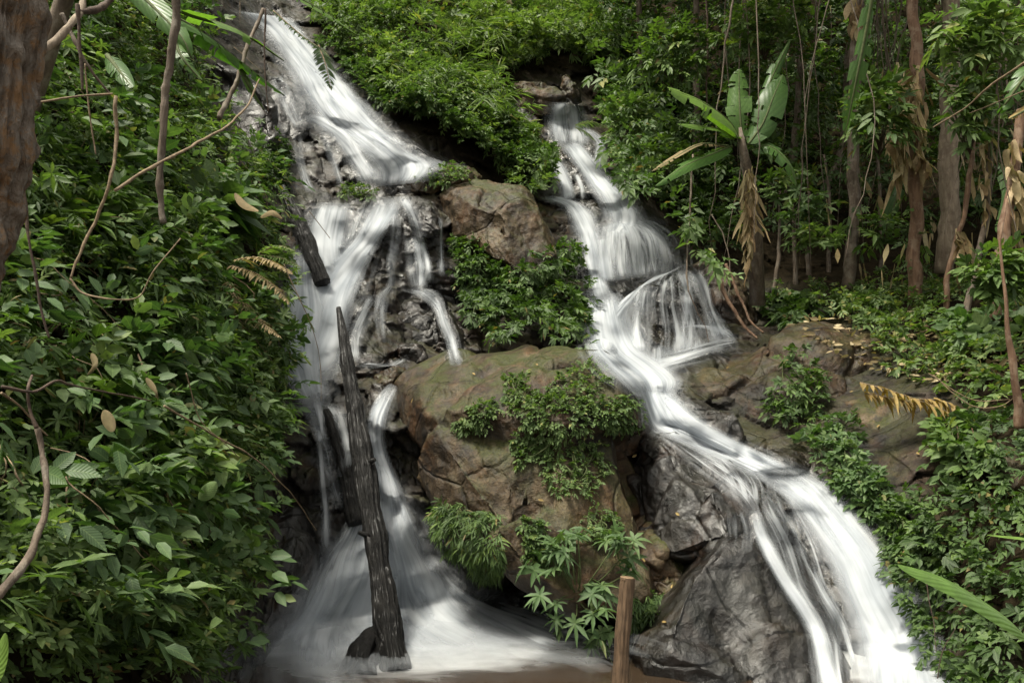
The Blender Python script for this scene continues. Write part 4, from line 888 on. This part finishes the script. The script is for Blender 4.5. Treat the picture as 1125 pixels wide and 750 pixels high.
# ---------------------------------------------------------------- banana leaves
def blade(spine, halfw, seed=0, tint=0.5, fold=0.25, tear=0.12, normal=None, n=60, wave=0.25, jag=1.0):
    """spine (k,3) world, halfw max half width (m) -> arrays of a torn banana blade"""
    c = catmull(spine, n); T = nrm(np.gradient(c, axis=0))
    nm = np.array([0, -0.75, 0.65]) if normal is None else np.array(normal, float)
    S = nrm(np.cross(T, nm)); U = np.cross(S, T); t = np.linspace(0, 1, n)
    prof = np.clip(np.sin(np.pi * np.clip(t, 0, 1) ** 0.75), 0, 1) ** 0.55; prof[-1] = 0.02; prof[0] = 0.05
    rs = np.random.default_rng(seed); V = [c]; uv = [np.stack([t * 0, t], -1)]; F_ = []; us = (0.35, 0.7, 1.0)
    idx0 = np.arange(n); off = n
    for sg in (-1, 1):
        grp = np.cumsum(rs.random(n) < tear); ga = rs.normal(size=grp.max() + 2) * wave; gl = 1 - np.abs(rs.normal(size=grp.max() + 2)) * 0.10 * jag
        ang = fold + ga[grp]; prev = idx0
        for j, u in enumerate(us):
            w = prof * halfw * u * gl[grp]
            V.append(c + S * (sg * w * np.cos(ang * u))[:, None] - U * (w * np.sin(ang * u))[:, None] - Z * (0.12 * w * u)[:, None] + T * (0.25 * w)[:, None])
            uv.append(np.stack([t * 0 + u * sg, t], -1)); cur = np.arange(off, off + n); off += n
            ok = np.ones(n - 1, bool) if j == 0 else (grp[:-1] == grp[1:])
            q = np.stack([prev[:-1], prev[1:], cur[1:], cur[:-1]], -1)[ok]
            F_.append(q if sg > 0 else q[:, ::-1]); prev = cur
    return np.vstack(V), F_, np.vstack(uv), np.clip(tint + 0.08 * rs.normal() + np.zeros(len(V) * n), 0, 1)
def banana_leaf(parent, path, halfw_px, seed, tint=0.5, mat='banana', **k):
    w3 = W3(path); hw = halfw_px / F * np.mean([p[2] for p in path])
    V, F_, uv, tt = blade(w3, hw, seed, tint, **k)
    o = build('leaf', V, F_, M[mat], parent=parent, uv=uv, attrs={'tint': tt})
    g = Geo(); g.tube(catmull(w3, 30) - np.array([0, 0, 0.01]), np.linspace(0.022, 0.005, 30), 6)
    mr = g.build('midrib', M['stem'], base=np.zeros(3)); mr.parent = o; mr.location = -np.array(parent.location)
    return o
def dead_skirt(parent, path, n, ln, seed, name='dead_leaves', wid=0.05, mat='dead', spread=0.05):
    """dry curled leaf strips hanging from a stem; path world points"""
    rs = np.random.default_rng(seed); c = catmull(path, 60); g = Geo(); tn = []
    for i in range(n):
        b = c[rs.integers(0, 60)] + rs.normal(size=3) * spread; L = ln * rs.uniform(0.5, 1.3); m = 9; t = np.linspace(0, 1, m)
        dx = rs.normal(size=3) * np.array([0.22, 0.22, 0.0]); sp = b + t[:, None] * L * nrm(dx + np.array([0, 0, -1.0])) + (np.sin(t * 5 + rs.uniform(0, 6)) * 0.035)[:, None] * nrm(rs.normal(size=3))
        th = rs.uniform(0, 6.28) + t * rs.normal() * 2.2; w = wid * rs.uniform(0.4, 1.3) * np.sin(np.pi * np.clip(t * 0.9 + 0.12, 0, 1)) ** 0.7 + 0.004
        S = np.stack([np.cos(th), np.sin(th), 0.25 * np.sin(th * 2)], -1); Q = np.stack([-np.sin(th), np.cos(th), 0 * th], -1)
        V = np.stack([sp - S * w[:, None], sp + Q * (0.5 * w)[:, None], sp + S * w[:, None]], 1)
        g.add(V.reshape(-1, 3), gridfaces(m, 3), np.tile(np.stack([np.array([-1, 0, 1.0]), np.zeros(3)], -1), (m, 1)))
        tn.append(np.full(m * 3, rs.uniform(0.1, 1)))
    return g.build(name, M[mat], parent=parent, attrs={'tint': np.concatenate(tn)})

bp = root('banana_plant', P(832., 330., 13.2), 'banana plant with broad upright leaves above the root-covered rock, right of the cascade', 'banana plant')
g = Geo(); g.tube(W3([(832,335,13.2),(830,260,13.0),(824,200,12.8),(817,168,12.6),(813,140,12.55)]), np.array([0.13, 0.11, 0.09, 0.07, 0.02]), 12, rough=0.1); g.build('stem', M['bark'], parent=bp)
for s, (pth, hw, tn, kw) in enumerate([
   ([(812,152,12.6),(800,132,12.3),(772,112,12.0),(733,96,11.8)], 18, .75, {}),
   ([(815,152,12.6),(813,125,12.6),(812,100,12.7),(812,76,12.8)], 16, .55, {}),
   ([(820,155,12.6),(834,125,12.7),(848,85,12.9),(868,44,13.2)], 10, .5, dict(fold=0.5)),
   ([(822,158,12.5),(838,135,12.5),(850,105,12.6),(860,82,12.8)], 17, .3, {}),
   ([(806,152,12.6),(790,142,12.2),(768,138,11.9),(744,136,11.7)], 9, .8, {}),
   ([(804,160,12.6),(780,170,12.2),(752,182,11.9),(720,204,11.6)], 11, .55, dict(fold=.6)),
   ([(800,160,12.6),(770,158,12.2),(742,172,12.0),(716,188,11.8)], 5, .3, dict(mat='dead')),
   ([(826,165,12.6),(845,160,12.5),(866,178,12.4),(876,205,12.4)], 12, .35, {})]):
    banana_leaf(bp, pth, hw, 100 + s, tn, **kw)
dead_skirt(bp, W3([(822,185,12.6),(824,240,12.7)]), 52, 0.5, 7, wid=0.034, spread=0.04)
dead_skirt(bp, W3([(822,250,12.6),(824,290,12.7)]), 14, 0.35, 8, wid=0.035)

b2 = root('banana_plant', P(120., 20., 6.0), 'banana plant at upper left with long leaves arching over the top of the left cascade', 'banana plant')
g = Geo(); g.tube(W3([(-30,330,6.4),(20,160,6.3),(90,-60,6.2),(130,-90,6.1)]), np.linspace(0.09, 0.05, 4), 10, rough=0.1); g.build('stem', M['bark'], parent=b2)
for s, (pth, hw, tn, kw) in enumerate([
   ([(150,-20,6.1),(200,12,6.4),(260,32,6.9),(312,66,7.3)], 17, .75, {}),
   ([(150,0,6.1),(205,25,6.3),(255,60,6.8),(312,104,7.3)], 15, .4, dict(fold=0.7)),
   ([(130,-30,6.1),(172,10,5.9),(200,40,5.8),(210,62,5.8)], 17, .45, {}),
   ([(280,-40,6.9),(320,-8,7.1),(358,14,7.3),(392,38,7.6)], 9, .75, {}),
   ([(118,60,6.1),(132,78,5.9),(146,96,5.8)], 12, .5, {}),
   ([(190,40,6.3),(200,62,6.1),(222,88,6.1)], 8, .45, {}),
   ([(262,70,7.0),(275,95,7.0),(290,120,7.1)], 5, .7, {})]):
    banana_leaf(b2, pth, hw, 200 + s, tn, **kw)

hb = root('banana_leaf', P(960., -20., 8.5), 'single long torn banana leaf hanging in front of the pale thin trunk', 'leaf')
banana_leaf(hb, [(962,-25,8.3),(952,30,8.4),(940,90,8.5),(928,150,8.7)], 12, 301, .3, fold=0.6, tear=0.3)
rb = root('banana_leaf', P(1120., 40., 6.0), 'broken banana leaf drooping at the right edge near the top', 'leaf')
banana_leaf(rb, [(1150,60,6.0),(1128,80,5.9),(1108,108,5.9),(1096,125,6.0)], 13, 302, .35, fold=0.5)
banana_leaf(rb, [(1160,100,6.0),(1130,118,5.9),(1108,130,5.9)], 9, 303, .6, mat='yellow', fold=0.5)
for i, (pth, hw, lab) in enumerate([([(1000,165,13.8),(985,215,13.6),(975,255,13.6),(972,285,13.7)], 9, 'dark drooping banana leaf in the shade behind the forest stems'), ([(1100,180,10.8),(1110,215,10.6),(1095,255,10.6)], 10, 'dark banana leaf hanging in shade between two right-hand stems')]):
    q = root('banana_leaf', P(*map(float, pth[0])), lab, 'leaf'); banana_leaf(q, pth, hw, 320 + i, .25, fold=0.5)

# ---------------------------------------------------------------- trees of the right-hand forest
def tree(path, r0, r1, mat, label, crown=None, skirts=(), name='tree', rough=0.12, cat='tree', sides=12):
    w = W3(path); rt = root(name, w[0], label, cat, 'trees of the right-hand forest')
    g = Geo(); n = 44; c = catmull(w, n); c = c + 0.055 * np.stack([fbm(c * 1.1 + 9, 3, 4), fbm(c * 1.1, 3, 8), 0 * c[:, 0]], -1)
    ext = c[-1] + nrm(c[-1] - c[-4]) * np.linspace(0.3, 3.2, 8)[:, None]
    cc = np.vstack([c, ext]) if crown else c
    g.tube(cc, np.linspace(r0, r1, len(cc)), sides + 10, rough=rough * 1.6, seed=int(path[0][0]), freq=5.0)
    if crown:
        for k in range(7):
            b = cc[-1 - k]; a = rng.uniform(0, 6.28); e = b + np.array([math.cos(a), math.sin(a), 0.5]) * crown * 0.8
            g.tube(catmull([b, (b + e) / 2 + Z * 0.15, e], 8), np.linspace(r1 * 0.6, 0.012, 8), 6)
    g.build('trunk', mat, parent=rt)
    if crown:
        top = cc[-1]; m = 2400; q = rng.normal(size=(m, 3)); q = nrm(q) * (rng.random((m, 1)) ** 0.4); q = q * np.array([crown, crown, crown * 0.55])
        ok = fbm((q + top) * 0.9, 2, 3) > -0.35; p = top + q[ok] + Z * 0.6
        b = Leaves(); sprigs(b, p, nrm(q[ok] + Z), 0.35, 6, 0.26, 0.11, lo=0.1, hi=0.8); b.build('crown', M['leaf'], 'small', parent=rt)
    if crown:
        cl = Leaves(); m = 70; ii_ = rng.integers(2, n, m); a = rng.uniform(0, 6.28, m); o_ = np.stack([np.cos(a), np.sin(a), 0 * a], -1)
        pc = c[ii_] + o_ * (r0 + .02); kp = fbm(pc * 1.5, 2, 9) > -0.1; sprigs(cl, pc[kp], o_[kp], 0.16, 6, 0.10, 0.05, lo=.1, hi=.8, down=.9); cl.build('climbing_leaves', M['leaf'], 'small', parent=rt)
    for s, (pth, k, ln, wd, sp) in enumerate(skirts): dead_skirt(rt, W3(pth), k, ln, int(path[0][0]) + s, wid=wd, spread=sp)
    return rt
tree([(933,318,13.4),(936,220,13.4),(939,120,13.4),(944,0,13.4),(946,-60,13.4)], 0.10, 0.085, M['bark'], 'straight mossy grey-brown trunk standing left of the dry-leaved stem', crown=3.8, skirts=[([(940,0,13.3),(941,30,13.3)], 18, 0.4, 0.05, 0.06)])
tree([(1004,330,12.0),(1008,250,12.0),(1006,170,12.0),(1004,80,12.0),(1002,0,12.0),(1001,-90,12.0)], 0.10, 0.07, M['redbark'], 'tan trunk wrapped in a thick skirt of dry hanging leaves', crown=3.0,
     skirts=[([(1000,75,11.9),(1000,130,11.9)], 60, 0.6, 0.05, 0.13), ([(985,120,11.9),(988,190,11.9)], 34, 0.5, 0.05, 0.07), ([(1012,150,11.9),(1014,180,11.9)], 16, 0.5, 0.05, 0.05)])
tree([(1040,300,12.6),(1042,200,12.6),(1044,100,12.6),(1045,0,12.6),(1046,-60,12.6)], 0.15, 0.12, M['palebark'], 'thickest pale tan trunk, sunlit near the top, right of the dry-leaved one', crown=4.2)
tree([(1092,352,9.8),(1102,270,9.8),(1112,200,9.9),(1122,120,10)], 0.085, 0.05, M['redbark'], 'leaning reddish stem with dry leaves near the right edge', crown=None, skirts=[([(1112,150,9.8),(1114,250,9.8)], 24, 0.4, 0.04, 0.05)])
tree([(1120,470,7.6),(1114,400,7.6),(1108,350,7.6),(1102,290,7.65),(1098,220,7.7)], 0.05, 0.012, M['redbark'], 'short bare reddish stem rising from the bank at the right edge', crown=None)
tree([(1060,345,11.0),(1075,285,11.0),(1084,220,11.0),(1088,130,11.0)], 0.05, 0.03, M['bark'], 'thin leaning stem with dry curled leaves halfway up', crown=None, skirts=[([(1086,140,11),(1080,230,11)], 22, 0.3, 0.035, 0.05)])
tree([(1035,345,11.4),(1045,290,11.4),(1060,220,11.4),(1070,150,11.4)], 0.04, 0.03, M['redbark'], 'slender reddish stem leaning right behind the curled leaves', crown=None, skirts=[([(1052,250,11.3),(1062,270,11.3)], 14, 0.35, 0.04, 0.06)])
for i, (x0, x1, y1, d, lab) in enumerate([(872,868,200,14.6,'thin dark sapling stem left of the mossy trunk, leftmost of three'), (886,884,190,14.9,'thin dark sapling stem left of the mossy trunk, middle of three'), (908,906,170,15.0,'thin dark sapling stem close left of the mossy trunk'),
     (848,856,210,14.2,'slanting thin stem just right of the banana plant'), (968,962,160,15.2,'dark thin stem between the mossy trunk and the dry-leaved trunk'), (905,938,-20,17.5,'distant thin trunk high behind the mossy trunk'), (862,880,-20,18,'distant pale thin trunk above the banana leaves'), (704,700,-20,19,'distant dark trunk above the right cascade head'), (760,764,0,17.8,'distant trunk left of the banana crown')]):
    tree([(x0, 325 if d < 16 else 220, d), ((x0 + x1) / 2 + 3, (325 + y1) / 2, d), (x1, y1, d)], 0.045 if d < 16 else 0.09, 0.02 if d < 16 else 0.06, M['bark'], lab, name='sapling' if d < 16 else 'tree', crown=3.0 if x0 == 760 else None)

# leafy saplings in front of the shade
for (x, y, rx, ry, d, n, mt, lab) in [(885,235,34,26,13.4,34,'leaf_bluish','whorled sapling leaves lit against the shade right of the banana stem'), (895,262,28,14,12.8,24,'leaf_lime','pale layered leaves low in the shade between banana and mossy trunk'),
      (865,205,24,18,14,26,'leaf','dim green sapling crown just above the pale layered leaves'), (965,125,34,40,11.5,60,'leaf','green leaves hanging between the torn banana leaf and the dry-leaved trunk'),
      (970,255,26,22,12.8,24,'leaf','small sapling leaves in the dark gap between two trunks'), (1065,110,30,50,11,50,'leaf','green leaves right of the thickest pale trunk'), (1095,300,34,26,8.8,40,'leaf','leafy stem in front of the right edge stems'),
      (1080,40,60,36,9,60,'leaf_lime','sunlit leaves high in the upper right corner'), (725,175,34,26,15,60,'leaf','drooping leafy branch between the right cascade and banana plant'), (690,125,30,22,15.5,60,'leaf_lime','light green leafy branch beside the head of right cascade'),
      (740,60,44,34,15,90,'leaf','leafy branch above the banana plant, left side'), (840,30,50,30,14.5,90,'leaf','leafy branch over the banana plant top')]:
    c = P(float(x), float(y), float(d)); rt = root('sapling', P(float(x), float(y + ry * 1.2), float(d) + 0.3), lab, 'sapling')
    q = rng.normal(size=(n * 2, 3)); q = nrm(q) * rng.random((n * 2, 1)) ** 0.4 * np.array([rx, rx * 0.6, ry]) / F * d; p = c + q
    b = Leaves(); sprigs(b, p, nrm(q * 0.6 + np.array([0, -0.5, 0.5])), 0.22, 6, 0.15, 0.06, lo=0.3, hi=0.9, whorl='whorl' in lab or 'layered' in lab); b.build('foliage', M[mt], 'full', parent=rt)
    g = Geo(); b0 = np.array(rt.location)
    for i in range(14): g.tube(catmull([b0, (b0 + p[i]) / 2 + Z * 0.05, p[i]], 6), np.linspace(0.014, 0.005, 6), 5)
    g.build('stem', M['darktwig'], parent=rt)

# ---------------------------------------------------------------- log, post, stumps
lg = W3([(436,740,7.1),(421,650,7.75),(401,520,8.6),(385,420,9.35),(372,338,9.95)])
rt = root('fallen_log', lg[0], 'long blackened log leaning up across the left cascade', 'log')
g = Geo(); c = catmull(lg, 260); rr = np.interp(np.linspace(0, 1, 260), [0, .15, .6, .85, 1], [.135, .125, .115, .09, .03]); g.tube(c, rr, 90, rough=0.22, seed=4, freq=3.0, groove=0.32); g.build('trunk', M['log'], parent=rt)
for (t0, a) in ((0.55, 1), (0.37, -1)):
    g = Geo(); b0 = c[int(t0 * 259)]; g.tube(np.array([b0, b0 + np.array([0.14 * a, -0.12, 0.07])]), [0.045, 0.025], 9, rough=0.3)
    g.build('branch_stub', M['log'], parent=rt)
def simple_log(path, rads, mat, label, name='log_piece', cat='log', rough=0.25):
    w = W3(path); g = Geo(); c = catmull(w, 100); g.tube(c, np.interp(np.linspace(0, 1, 100), np.linspace(0, 1, len(rads)), rads), 60, rough=rough, seed=int(path[0][0]), freq=3.5, groove=0.3)
    g.build(name, M[mat], base=w[0], label=label, cat=cat)
simple_log([(392,575,8.9),(380,520,9.2),(366,470,9.4),(358,450,9.5)], [.10, .12, .11, .04], 'log', 'short black broken log behind the long leaning one', 'broken_log')
simple_log([(354,312,11.0),(342,280,11.2),(326,240,11.5),(310,205,11.8)], [.10, .13, .11, .05], 'log', 'dark rotten log wedged in the left cascade below the dead leaves', 'rotten_log')
simple_log([(392,752,7.05),(402,722,7.3),(414,695,7.6)], [.22, .17, .08], 'log', 'dark pointed stump at the foot of the leaning log', 'tree_stump', 'stump')
pt = W3([(680,775,5.2),(684,700,5.25),(689,634,5.3)])
rt = root('wooden_post', pt[0], 'cut wooden post standing upright at the bottom, right of the star-leaved shrub', 'post')
g = Geo(); c = catmull(pt, 40); g.tube(c, np.linspace(.056, .048, 40), 48, rough=0.14, freq=6.0, cap=False, groove=0.16, seed=2); g.build('pole', M['post'], parent=rt)
g = Geo(); tx = nrm(c[-1] - c[-2]); g.tube(np.array([c[-1] - tx * 0.02, c[-1] + tx * 0.004]), [.0465, .044], 24, rough=.05); g.build('cut_end', M['endgrain'], parent=rt)
# lichened trunk, very near on the left
w = W3([(-72,470,1.75),(-46,330,1.72),(-13,170,1.7),(1,0,1.7),(8,-120,1.7)])
g = Geo(); c = catmull(w, 140); V, fs = tube_arrays(c, np.interp(np.linspace(0, 1, 140), [0, .25, .5, .75, 1], [.05, .05, .07, .082, .085]), 90, rough=0.22, seed=3, freq=14.0, groove=0.22); g.add(V, fs)
g.build('lichened_tree', M['lichen'], base=w[0], label='near grey trunk with orange lichen at the upper left edge', cat='tree')

# ---------------------------------------------------------------- vines, sticks, branches
VINES = [
 ([(195,-10,4.6),(193,30,4.6),(184,90,4.6),(177,150,4.6),(175,200,4.6),(179,246,4.6)], .030, .024, 'bark', 'thick brown stick hanging straight down at upper left'),
 ([(55,225,3.0),(125,210,3.1),(175,180,3.3),(232,150,3.8),(268,120,4.2),(285,88,4.4)][1:], .009, .006, 'twig', 'pale vine sagging from the stick to the banana leaves'),
 ([(128,105,4.2),(127,150,4.2),(122,195,4.1),(105,245,4.1),(76,306,4.0)], .013, .008, 'twig', 'pale curved vine hanging left of the thick brown stick'),
 ([(76,306,4.0),(90,322,4.0),(128,330,4.0),(155,325,4.1),(170,298,4.1),(200,262,4.2)], .007, .004, 'twig', 'thin vine looping along below the pale curved one'),
 ([(24,200,3.2),(34,270,3.2),(45,330,3.2),(55,372,3.2)], .008, .006, 'darktwig', 'thin dark stem right of the lichened trunk lower end'),
 ([(45,55,3.6),(70,35,3.7),(85,15,3.8),(95,-10,3.9)], .022, .02, 'palebark', 'thick pale branch crossing behind the lichened trunk'),
 ([(84,5,3.5),(88,50,3.5),(89,100,3.5)], .012, .008, 'darktwig', 'short dark hanging twig under the dark curved branch'),
 ([(84,12,3.8),(105,10,3.9),(122,0,4.0),(130,-12,4.0)], .02, .02, 'darktwig', 'dark curved branch at the top left'),
 ([(68,15,4.0),(90,60,4.0),(120,102,4.1)], .013, .008, 'bark', 'slanting brown branch ending at the pale vine'),
 ([(40,112,3.8),(80,106,3.9),(122,103,4.0)], .007, .006, 'twig', 'thin horizontal twig near the lichened trunk'),
 ([(94,70,4.0),(98,120,4.0),(106,170,4.0)], .006, .004, 'twig', 'fine pale rootlet hanging beside the horizontal twig'),
 ([(240,130,6.8),(258,95,7.0),(272,50,7.2),(290,10,7.4)], .03, .02, 'bark', 'slanting brown stem behind the banana leaves'),
 ([(292,10,5.2),(291,60,5.2),(295,122,5.2)], .008, .005, 'darktwig', 'thin dark twig hanging in front of the upper left cascade'),
 ([(0,655,2.6),(22,625,2.7),(40,590,2.8),(48,540,2.9),(42,490,3.0),(38,470,3.0)], .020, .012, 'bark', 'crooked reddish-brown branch at the lower left edge'),
 ([(38,470,3.0),(30,448,3.0),(28,425,3.0),(34,412,3.1)], .010, .006, 'darktwig', 'forked tip of the crooked branch'),
 ([(0,425,2.9),(35,430,3.0),(60,418,3.1),(75,422,3.2),(110,430,3.4),(165,440,3.8)], .008, .004, 'darktwig', 'dark wavy twig crossing the left bank horizontally'),
 ([(0,432,2.9),(22,448,3.0),(50,478,3.1)], .007, .004, 'twig', 'short pale twig behind the crooked branch'),
 ([(180,445,4.4),(232,476,4.8),(285,508,5.4),(322,545,6.0),(347,582,6.4)], .008, .004, 'twig', 'long thin vine slanting over the left bank to the dark wall'),
 ([(205,410,4.6),(220,460,4.7),(245,485,4.8),(262,502,4.9)], .005, .003, 'twig', 'thin curling vine above the long slanting one'),
 ([(312,290,6.0),(330,330,6.0),(345,365,6.1),(352,400,6.2),(352,440,6.2)], .005, .003, 'twig', 'fine vine dangling in front of the left cascade'),
 ([(340,232,6.4),(362,262,6.5)], .004, .003, 'twig', 'tiny twig over the middle left cascade'),
 ([(1125,68,5.0),(1090,92,5.2),(1060,118,5.4),(1025,140,5.6)], .011, .006, 'twig', 'bare twig slanting down from the right edge'),
 ([(1125,100,5.0),(1095,112,5.2),(1065,124,5.4)], .006, .004, 'twig', 'thinner bare twig under the slanting one'),
 ([(775,-10,15),(778,60,15),(776,120,15)], .025, .02, 'darktwig', 'dark liana hanging above the banana plant left leaf'),
 ([(762,170,13),(758,230,12.9),(754,290,12.7),(756,320,12.4)], .022, .016, 'bark', 'brown liana dropping beside the upper veil of the right cascade'),
 ([(756,320,12.3),(766,342,12.1),(776,360,12.0),(778,376,11.9)], .012, .007, 'darktwig', 'dark thin root trailing over the lower veil'),
 ([(782,236,13),(796,262,12.9),(803,300,12.8),(800,330,12.7)], .016, .01, 'bark', 'looping root right of the brown liana'),
 ([(786,295,12.9),(800,330,12.7),(815,355,12.5),(832,372,12.2)], .045, .02, 'redbark', 'thick exposed root running down over the root-covered rock'),
 ([(798,290,12.9),(814,328,12.7),(824,352,12.5),(838,366,12.3)], .035, .016, 'redbark', 'second exposed root beside the thick one'),
 ([(1020,410,8.4),(1050,430,8.3),(1075,440,8.2),(1110,438,8.1)], .009, .005, 'twig', 'dry curving twig over the dark hollow at right'),
 ([(1025,412,8.4),(1045,430,8.3),(1070,446,8.2),(1098,446,8.1),(1116,435,8.1)], .009, .005, 'twig', 'lower dry curving twig over the dark hollow'),
 ([(1052,468,8.2),(1055,510,8.1),(1062,560,7.9),(1080,610,7.7)], .010, .006, 'twig', 'pale hanging stem below the yellow frond'),
 ([(1068,470,8.1),(1085,530,8.0),(1100,580,7.8)], .008, .005, 'redbark', 'reddish hanging root near the right edge'),
 ([(1018,640,6.6),(1025,680,6.5),(1028,715,6.4)], .006, .003, 'darktwig', 'thin dark stalk beside the bottom of the right cascade'),
 ([(1030,745,6.2),(1035,715,6.2),(1050,690,6.2)], .005, .003, 'darktwig', 'bare twig at the foot of the right cascade'),
]
for (pth, r0, r1, mt, lab) in VINES:
    r0, r1 = r0 * 0.78, r1 * 0.78
    w = W3(pth); c = catmull(w, 60); k = min(max(r0 * 3, 0.012), 0.03); bend = c.copy(); c = c + k * np.stack([fbm(c * 3.1, 3, 1), fbm(c * 3.1, 3, 2), 0.5 * fbm(c * 3.1, 3, 3)], -1) * 0.6
    g = Geo(); g.tube(c, np.linspace(r0, r1, 60), 10 if r0 > .015 else 6, rough=0.25, seed=3, freq=20.0)
    nm = 'root' if 'root ' in lab else 'branch' if 'branch' in lab or 'stick' in lab else 'twig' if 'twig' in lab else 'vine'
    g.build(nm, M[mt], base=w[0], label=lab, cat=nm)

# ---------------------------------------------------------------- single leaves
def one_leaf(name, path, hw, tint, mat, label, normal=None, fold=0.25, thick=True):
    w = W3(path); V, F_, uv, tt = blade(w, hw / F * np.mean([p[2] for p in path]), 5, tint, fold=fold, tear=0.0, wave=0.0, normal=normal, jag=0)
    return build(name, V, F_, M[mat], base=w[0], uv=uv, attrs={'tint': tt}, label=label, cat='leaf')
one_leaf('leaf', [(1128,700,2.0),(1100,676,1.98),(1045,642,1.95),(986,620,1.95)], 15, .72, 'banana', 'long pointed green leaf close to the camera at lower right', normal=(0, -0.6, 0.8))
one_leaf('leaf', [(1145,594,2.2),(1120,590,2.2),(1084,587,2.2)], 3.5, .95, 'banana', 'thin bright leaf tip at the right edge above the long pointed one', normal=(0, -0.3, 0.95))
one_leaf('leaf', [(-20,760,1.3),(-4,730,1.3),(6,695,1.3)], 12, .98, 'banana', 'yellow-green leaf tip in the bottom left corner')
one_leaf('leaf', [(114,450,4.2),(118,460,4.2),(124,474,4.2)], 7, .7, 'dead', 'blotched tan leaf on the left bank', normal=(0, -1, .2))
one_leaf('leaf', [(218,548,4.8),(228,538,4.8),(238,530,4.8)], 9, .8, 'leaf_bluish', 'single round pale green leaf on the left bank', normal=(0, -1, .3))
one_leaf('leaf', [(258,212,6.2),(268,224,6.1),(284,232,6.0)], 4.5, .35, 'dead', 'curled tan dead leaf, left of a pair by the left cascade', normal=(.3, -1, .3))
one_leaf('leaf', [(286,238,6.2),(298,233,6.1),(310,240,6.1)], 4, .3, 'dead', 'curled tan dead leaf, right of a pair by the left cascade', normal=(0, -1, .3))
one_leaf('leaf', [(100,388,4.2),(104,400,4.1),(96,412,4.1)], 4, .0, 'dead', 'dark rust-brown withered leaf on the left bank', normal=(0, -1, .1))
one_leaf('leaf', [(160,415,4.2),(170,428,4.1),(174,440,4.1)], 3.5, .0, 'dead', 'dark withered leaf hanging from the wavy twig', normal=(0, -1, .1))
# fallen leaves scattered on the rocks
FL = [(698,500),(745,565),(732,685),(595,550),(665,473),(705,615),(590,402),(560,393),(640,395),(740,645),(690,640),(905,360),(935,432),(890,415),(800,405),(920,385),(950,400),(965,470),(1010,500),(455,440),(520,412)]
for i, (x, y) in enumerate(FL):
    p, n, d = surf(np.array([float(x)]), np.array([float(y)]), 0.025); p, n = p[0], n[0]; t = nrm(np.cross(n, rng.normal(size=3)))
    b = Leaves(); b.add(p[None] - t * 0.04, t[None], n[None], np.array([0.065]), np.array([0.03]), np.array([rng.uniform(0.2, .8)]), 0.0)
    b.build('fallen_leaf', M['yellow'], 'full', base=p, label='small yellow-brown fallen leaf lying on bare rock', cat='leaf', group='fallen leaves scattered on the rocks')
# litter on the forest floor
q = sample_poly([(860,350),(1000,345),(1125,370),(1125,420),(1000,420),(930,400)], 420); p, n, d = surf(q[:, 0], q[:, 1], 0.04)
b = Leaves(); b.add(p, rng.normal(size=p.shape) * np.array([1, 1, .3]), nrm(n + rng.normal(size=p.shape) * .5), rng.uniform(.08, .2, 420), rng.uniform(.03, .08, 420), rng.random(420), 0.1)
o = b.build('leaf_litter', M['dead'], 'full'); o['kind'] = 'stuff'

# thin stems, lianas and hanging dry strips nobody could count
g = Geo()
for i in range(70):
    x = rng.uniform(800, 1250); y = -60.0; l = rng.uniform(120, 370); far = min(float(look(DSM, x, y)), float(look(DSM, x, y + l))); d = rng.uniform(max(9.0, 0.7 * far), far * 0.95)
    a = P(x, y, d); b_ = P(x + rng.normal() * 30, y + l, d + rng.normal() * 0.4); m = (a + b_) / 2 + rng.normal(size=3) * np.array([.35, .2, .1]); c = catmull([a, m, b_], 16)
    c = c + 0.05 * np.stack([fbm(c * 2.5, 2, 5), fbm(c * 2.5, 2, 6), 0 * c[:, 0]], -1); g.tube(c, np.linspace(rng.uniform(.008, .024), .004, 16), 5)
g.build('liana_tangle', M['bark'], base=np.zeros(3), kind='stuff')
g = Geo()
for i in range(60):
    x = rng.uniform(-20, 280); y = rng.uniform(-20, 620); d = float(look(DSM, x, y)) - rng.uniform(.6, 1.0); 
    if d < 2.2: continue
    c = catmull(P(np.array([x, x + rng.normal() * 25, x + rng.normal() * 60]), np.array([y, y + rng.uniform(10, 60), y + rng.uniform(40, 130)]), np.array([d, d - .1, d + .1])), 14)
    c = c + 0.03 * np.stack([fbm(c * 4, 2, 5), fbm(c * 4, 2, 6), fbm(c * 4, 2, 7)], -1); g.tube(c, np.linspace(rng.uniform(.003, .007), .002, 14), 5)
g.build('vine_tangle', M['twig'], base=np.zeros(3), kind='stuff')
for k, (n_, reg, ln) in enumerate([(150, (900, 1150, 40, 300), .45)]):
    pts = []; g = Geo()
    for i in range(n_):
        x = rng.uniform(reg[0], reg[1]); y = rng.uniform(reg[2], reg[3]); far = float(look(DSM, x, y)); pts.append(P(x, y, rng.uniform(0.68, 0.9) * far))
    for q in pts:
        L = ln * rng.uniform(.4, 1.4); t = np.linspace(0, 1, 7); sp = q + t[:, None] * L * nrm(np.array([rng.normal() * .2, rng.normal() * .2, -1.])); th = rng.uniform(0, 6) + t * rng.normal() * 2; w = .04 * rng.uniform(.4, 1.3) * np.sin(np.pi * (t * .9 + .08))
        S = np.stack([np.cos(th), np.sin(th), 0 * th], -1); V = np.stack([sp - S * w[:, None], sp + S[:, [1, 0, 2]] * (w * .4)[:, None], sp + S * w[:, None]], 1); g.add(V.reshape(-1, 3), gridfaces(7, 3))
    g.build('dry_leaf_strips', M['dead'], base=np.zeros(3), attrs={'tint': np.repeat(rng.random(n_), 21)}, kind='stuff')
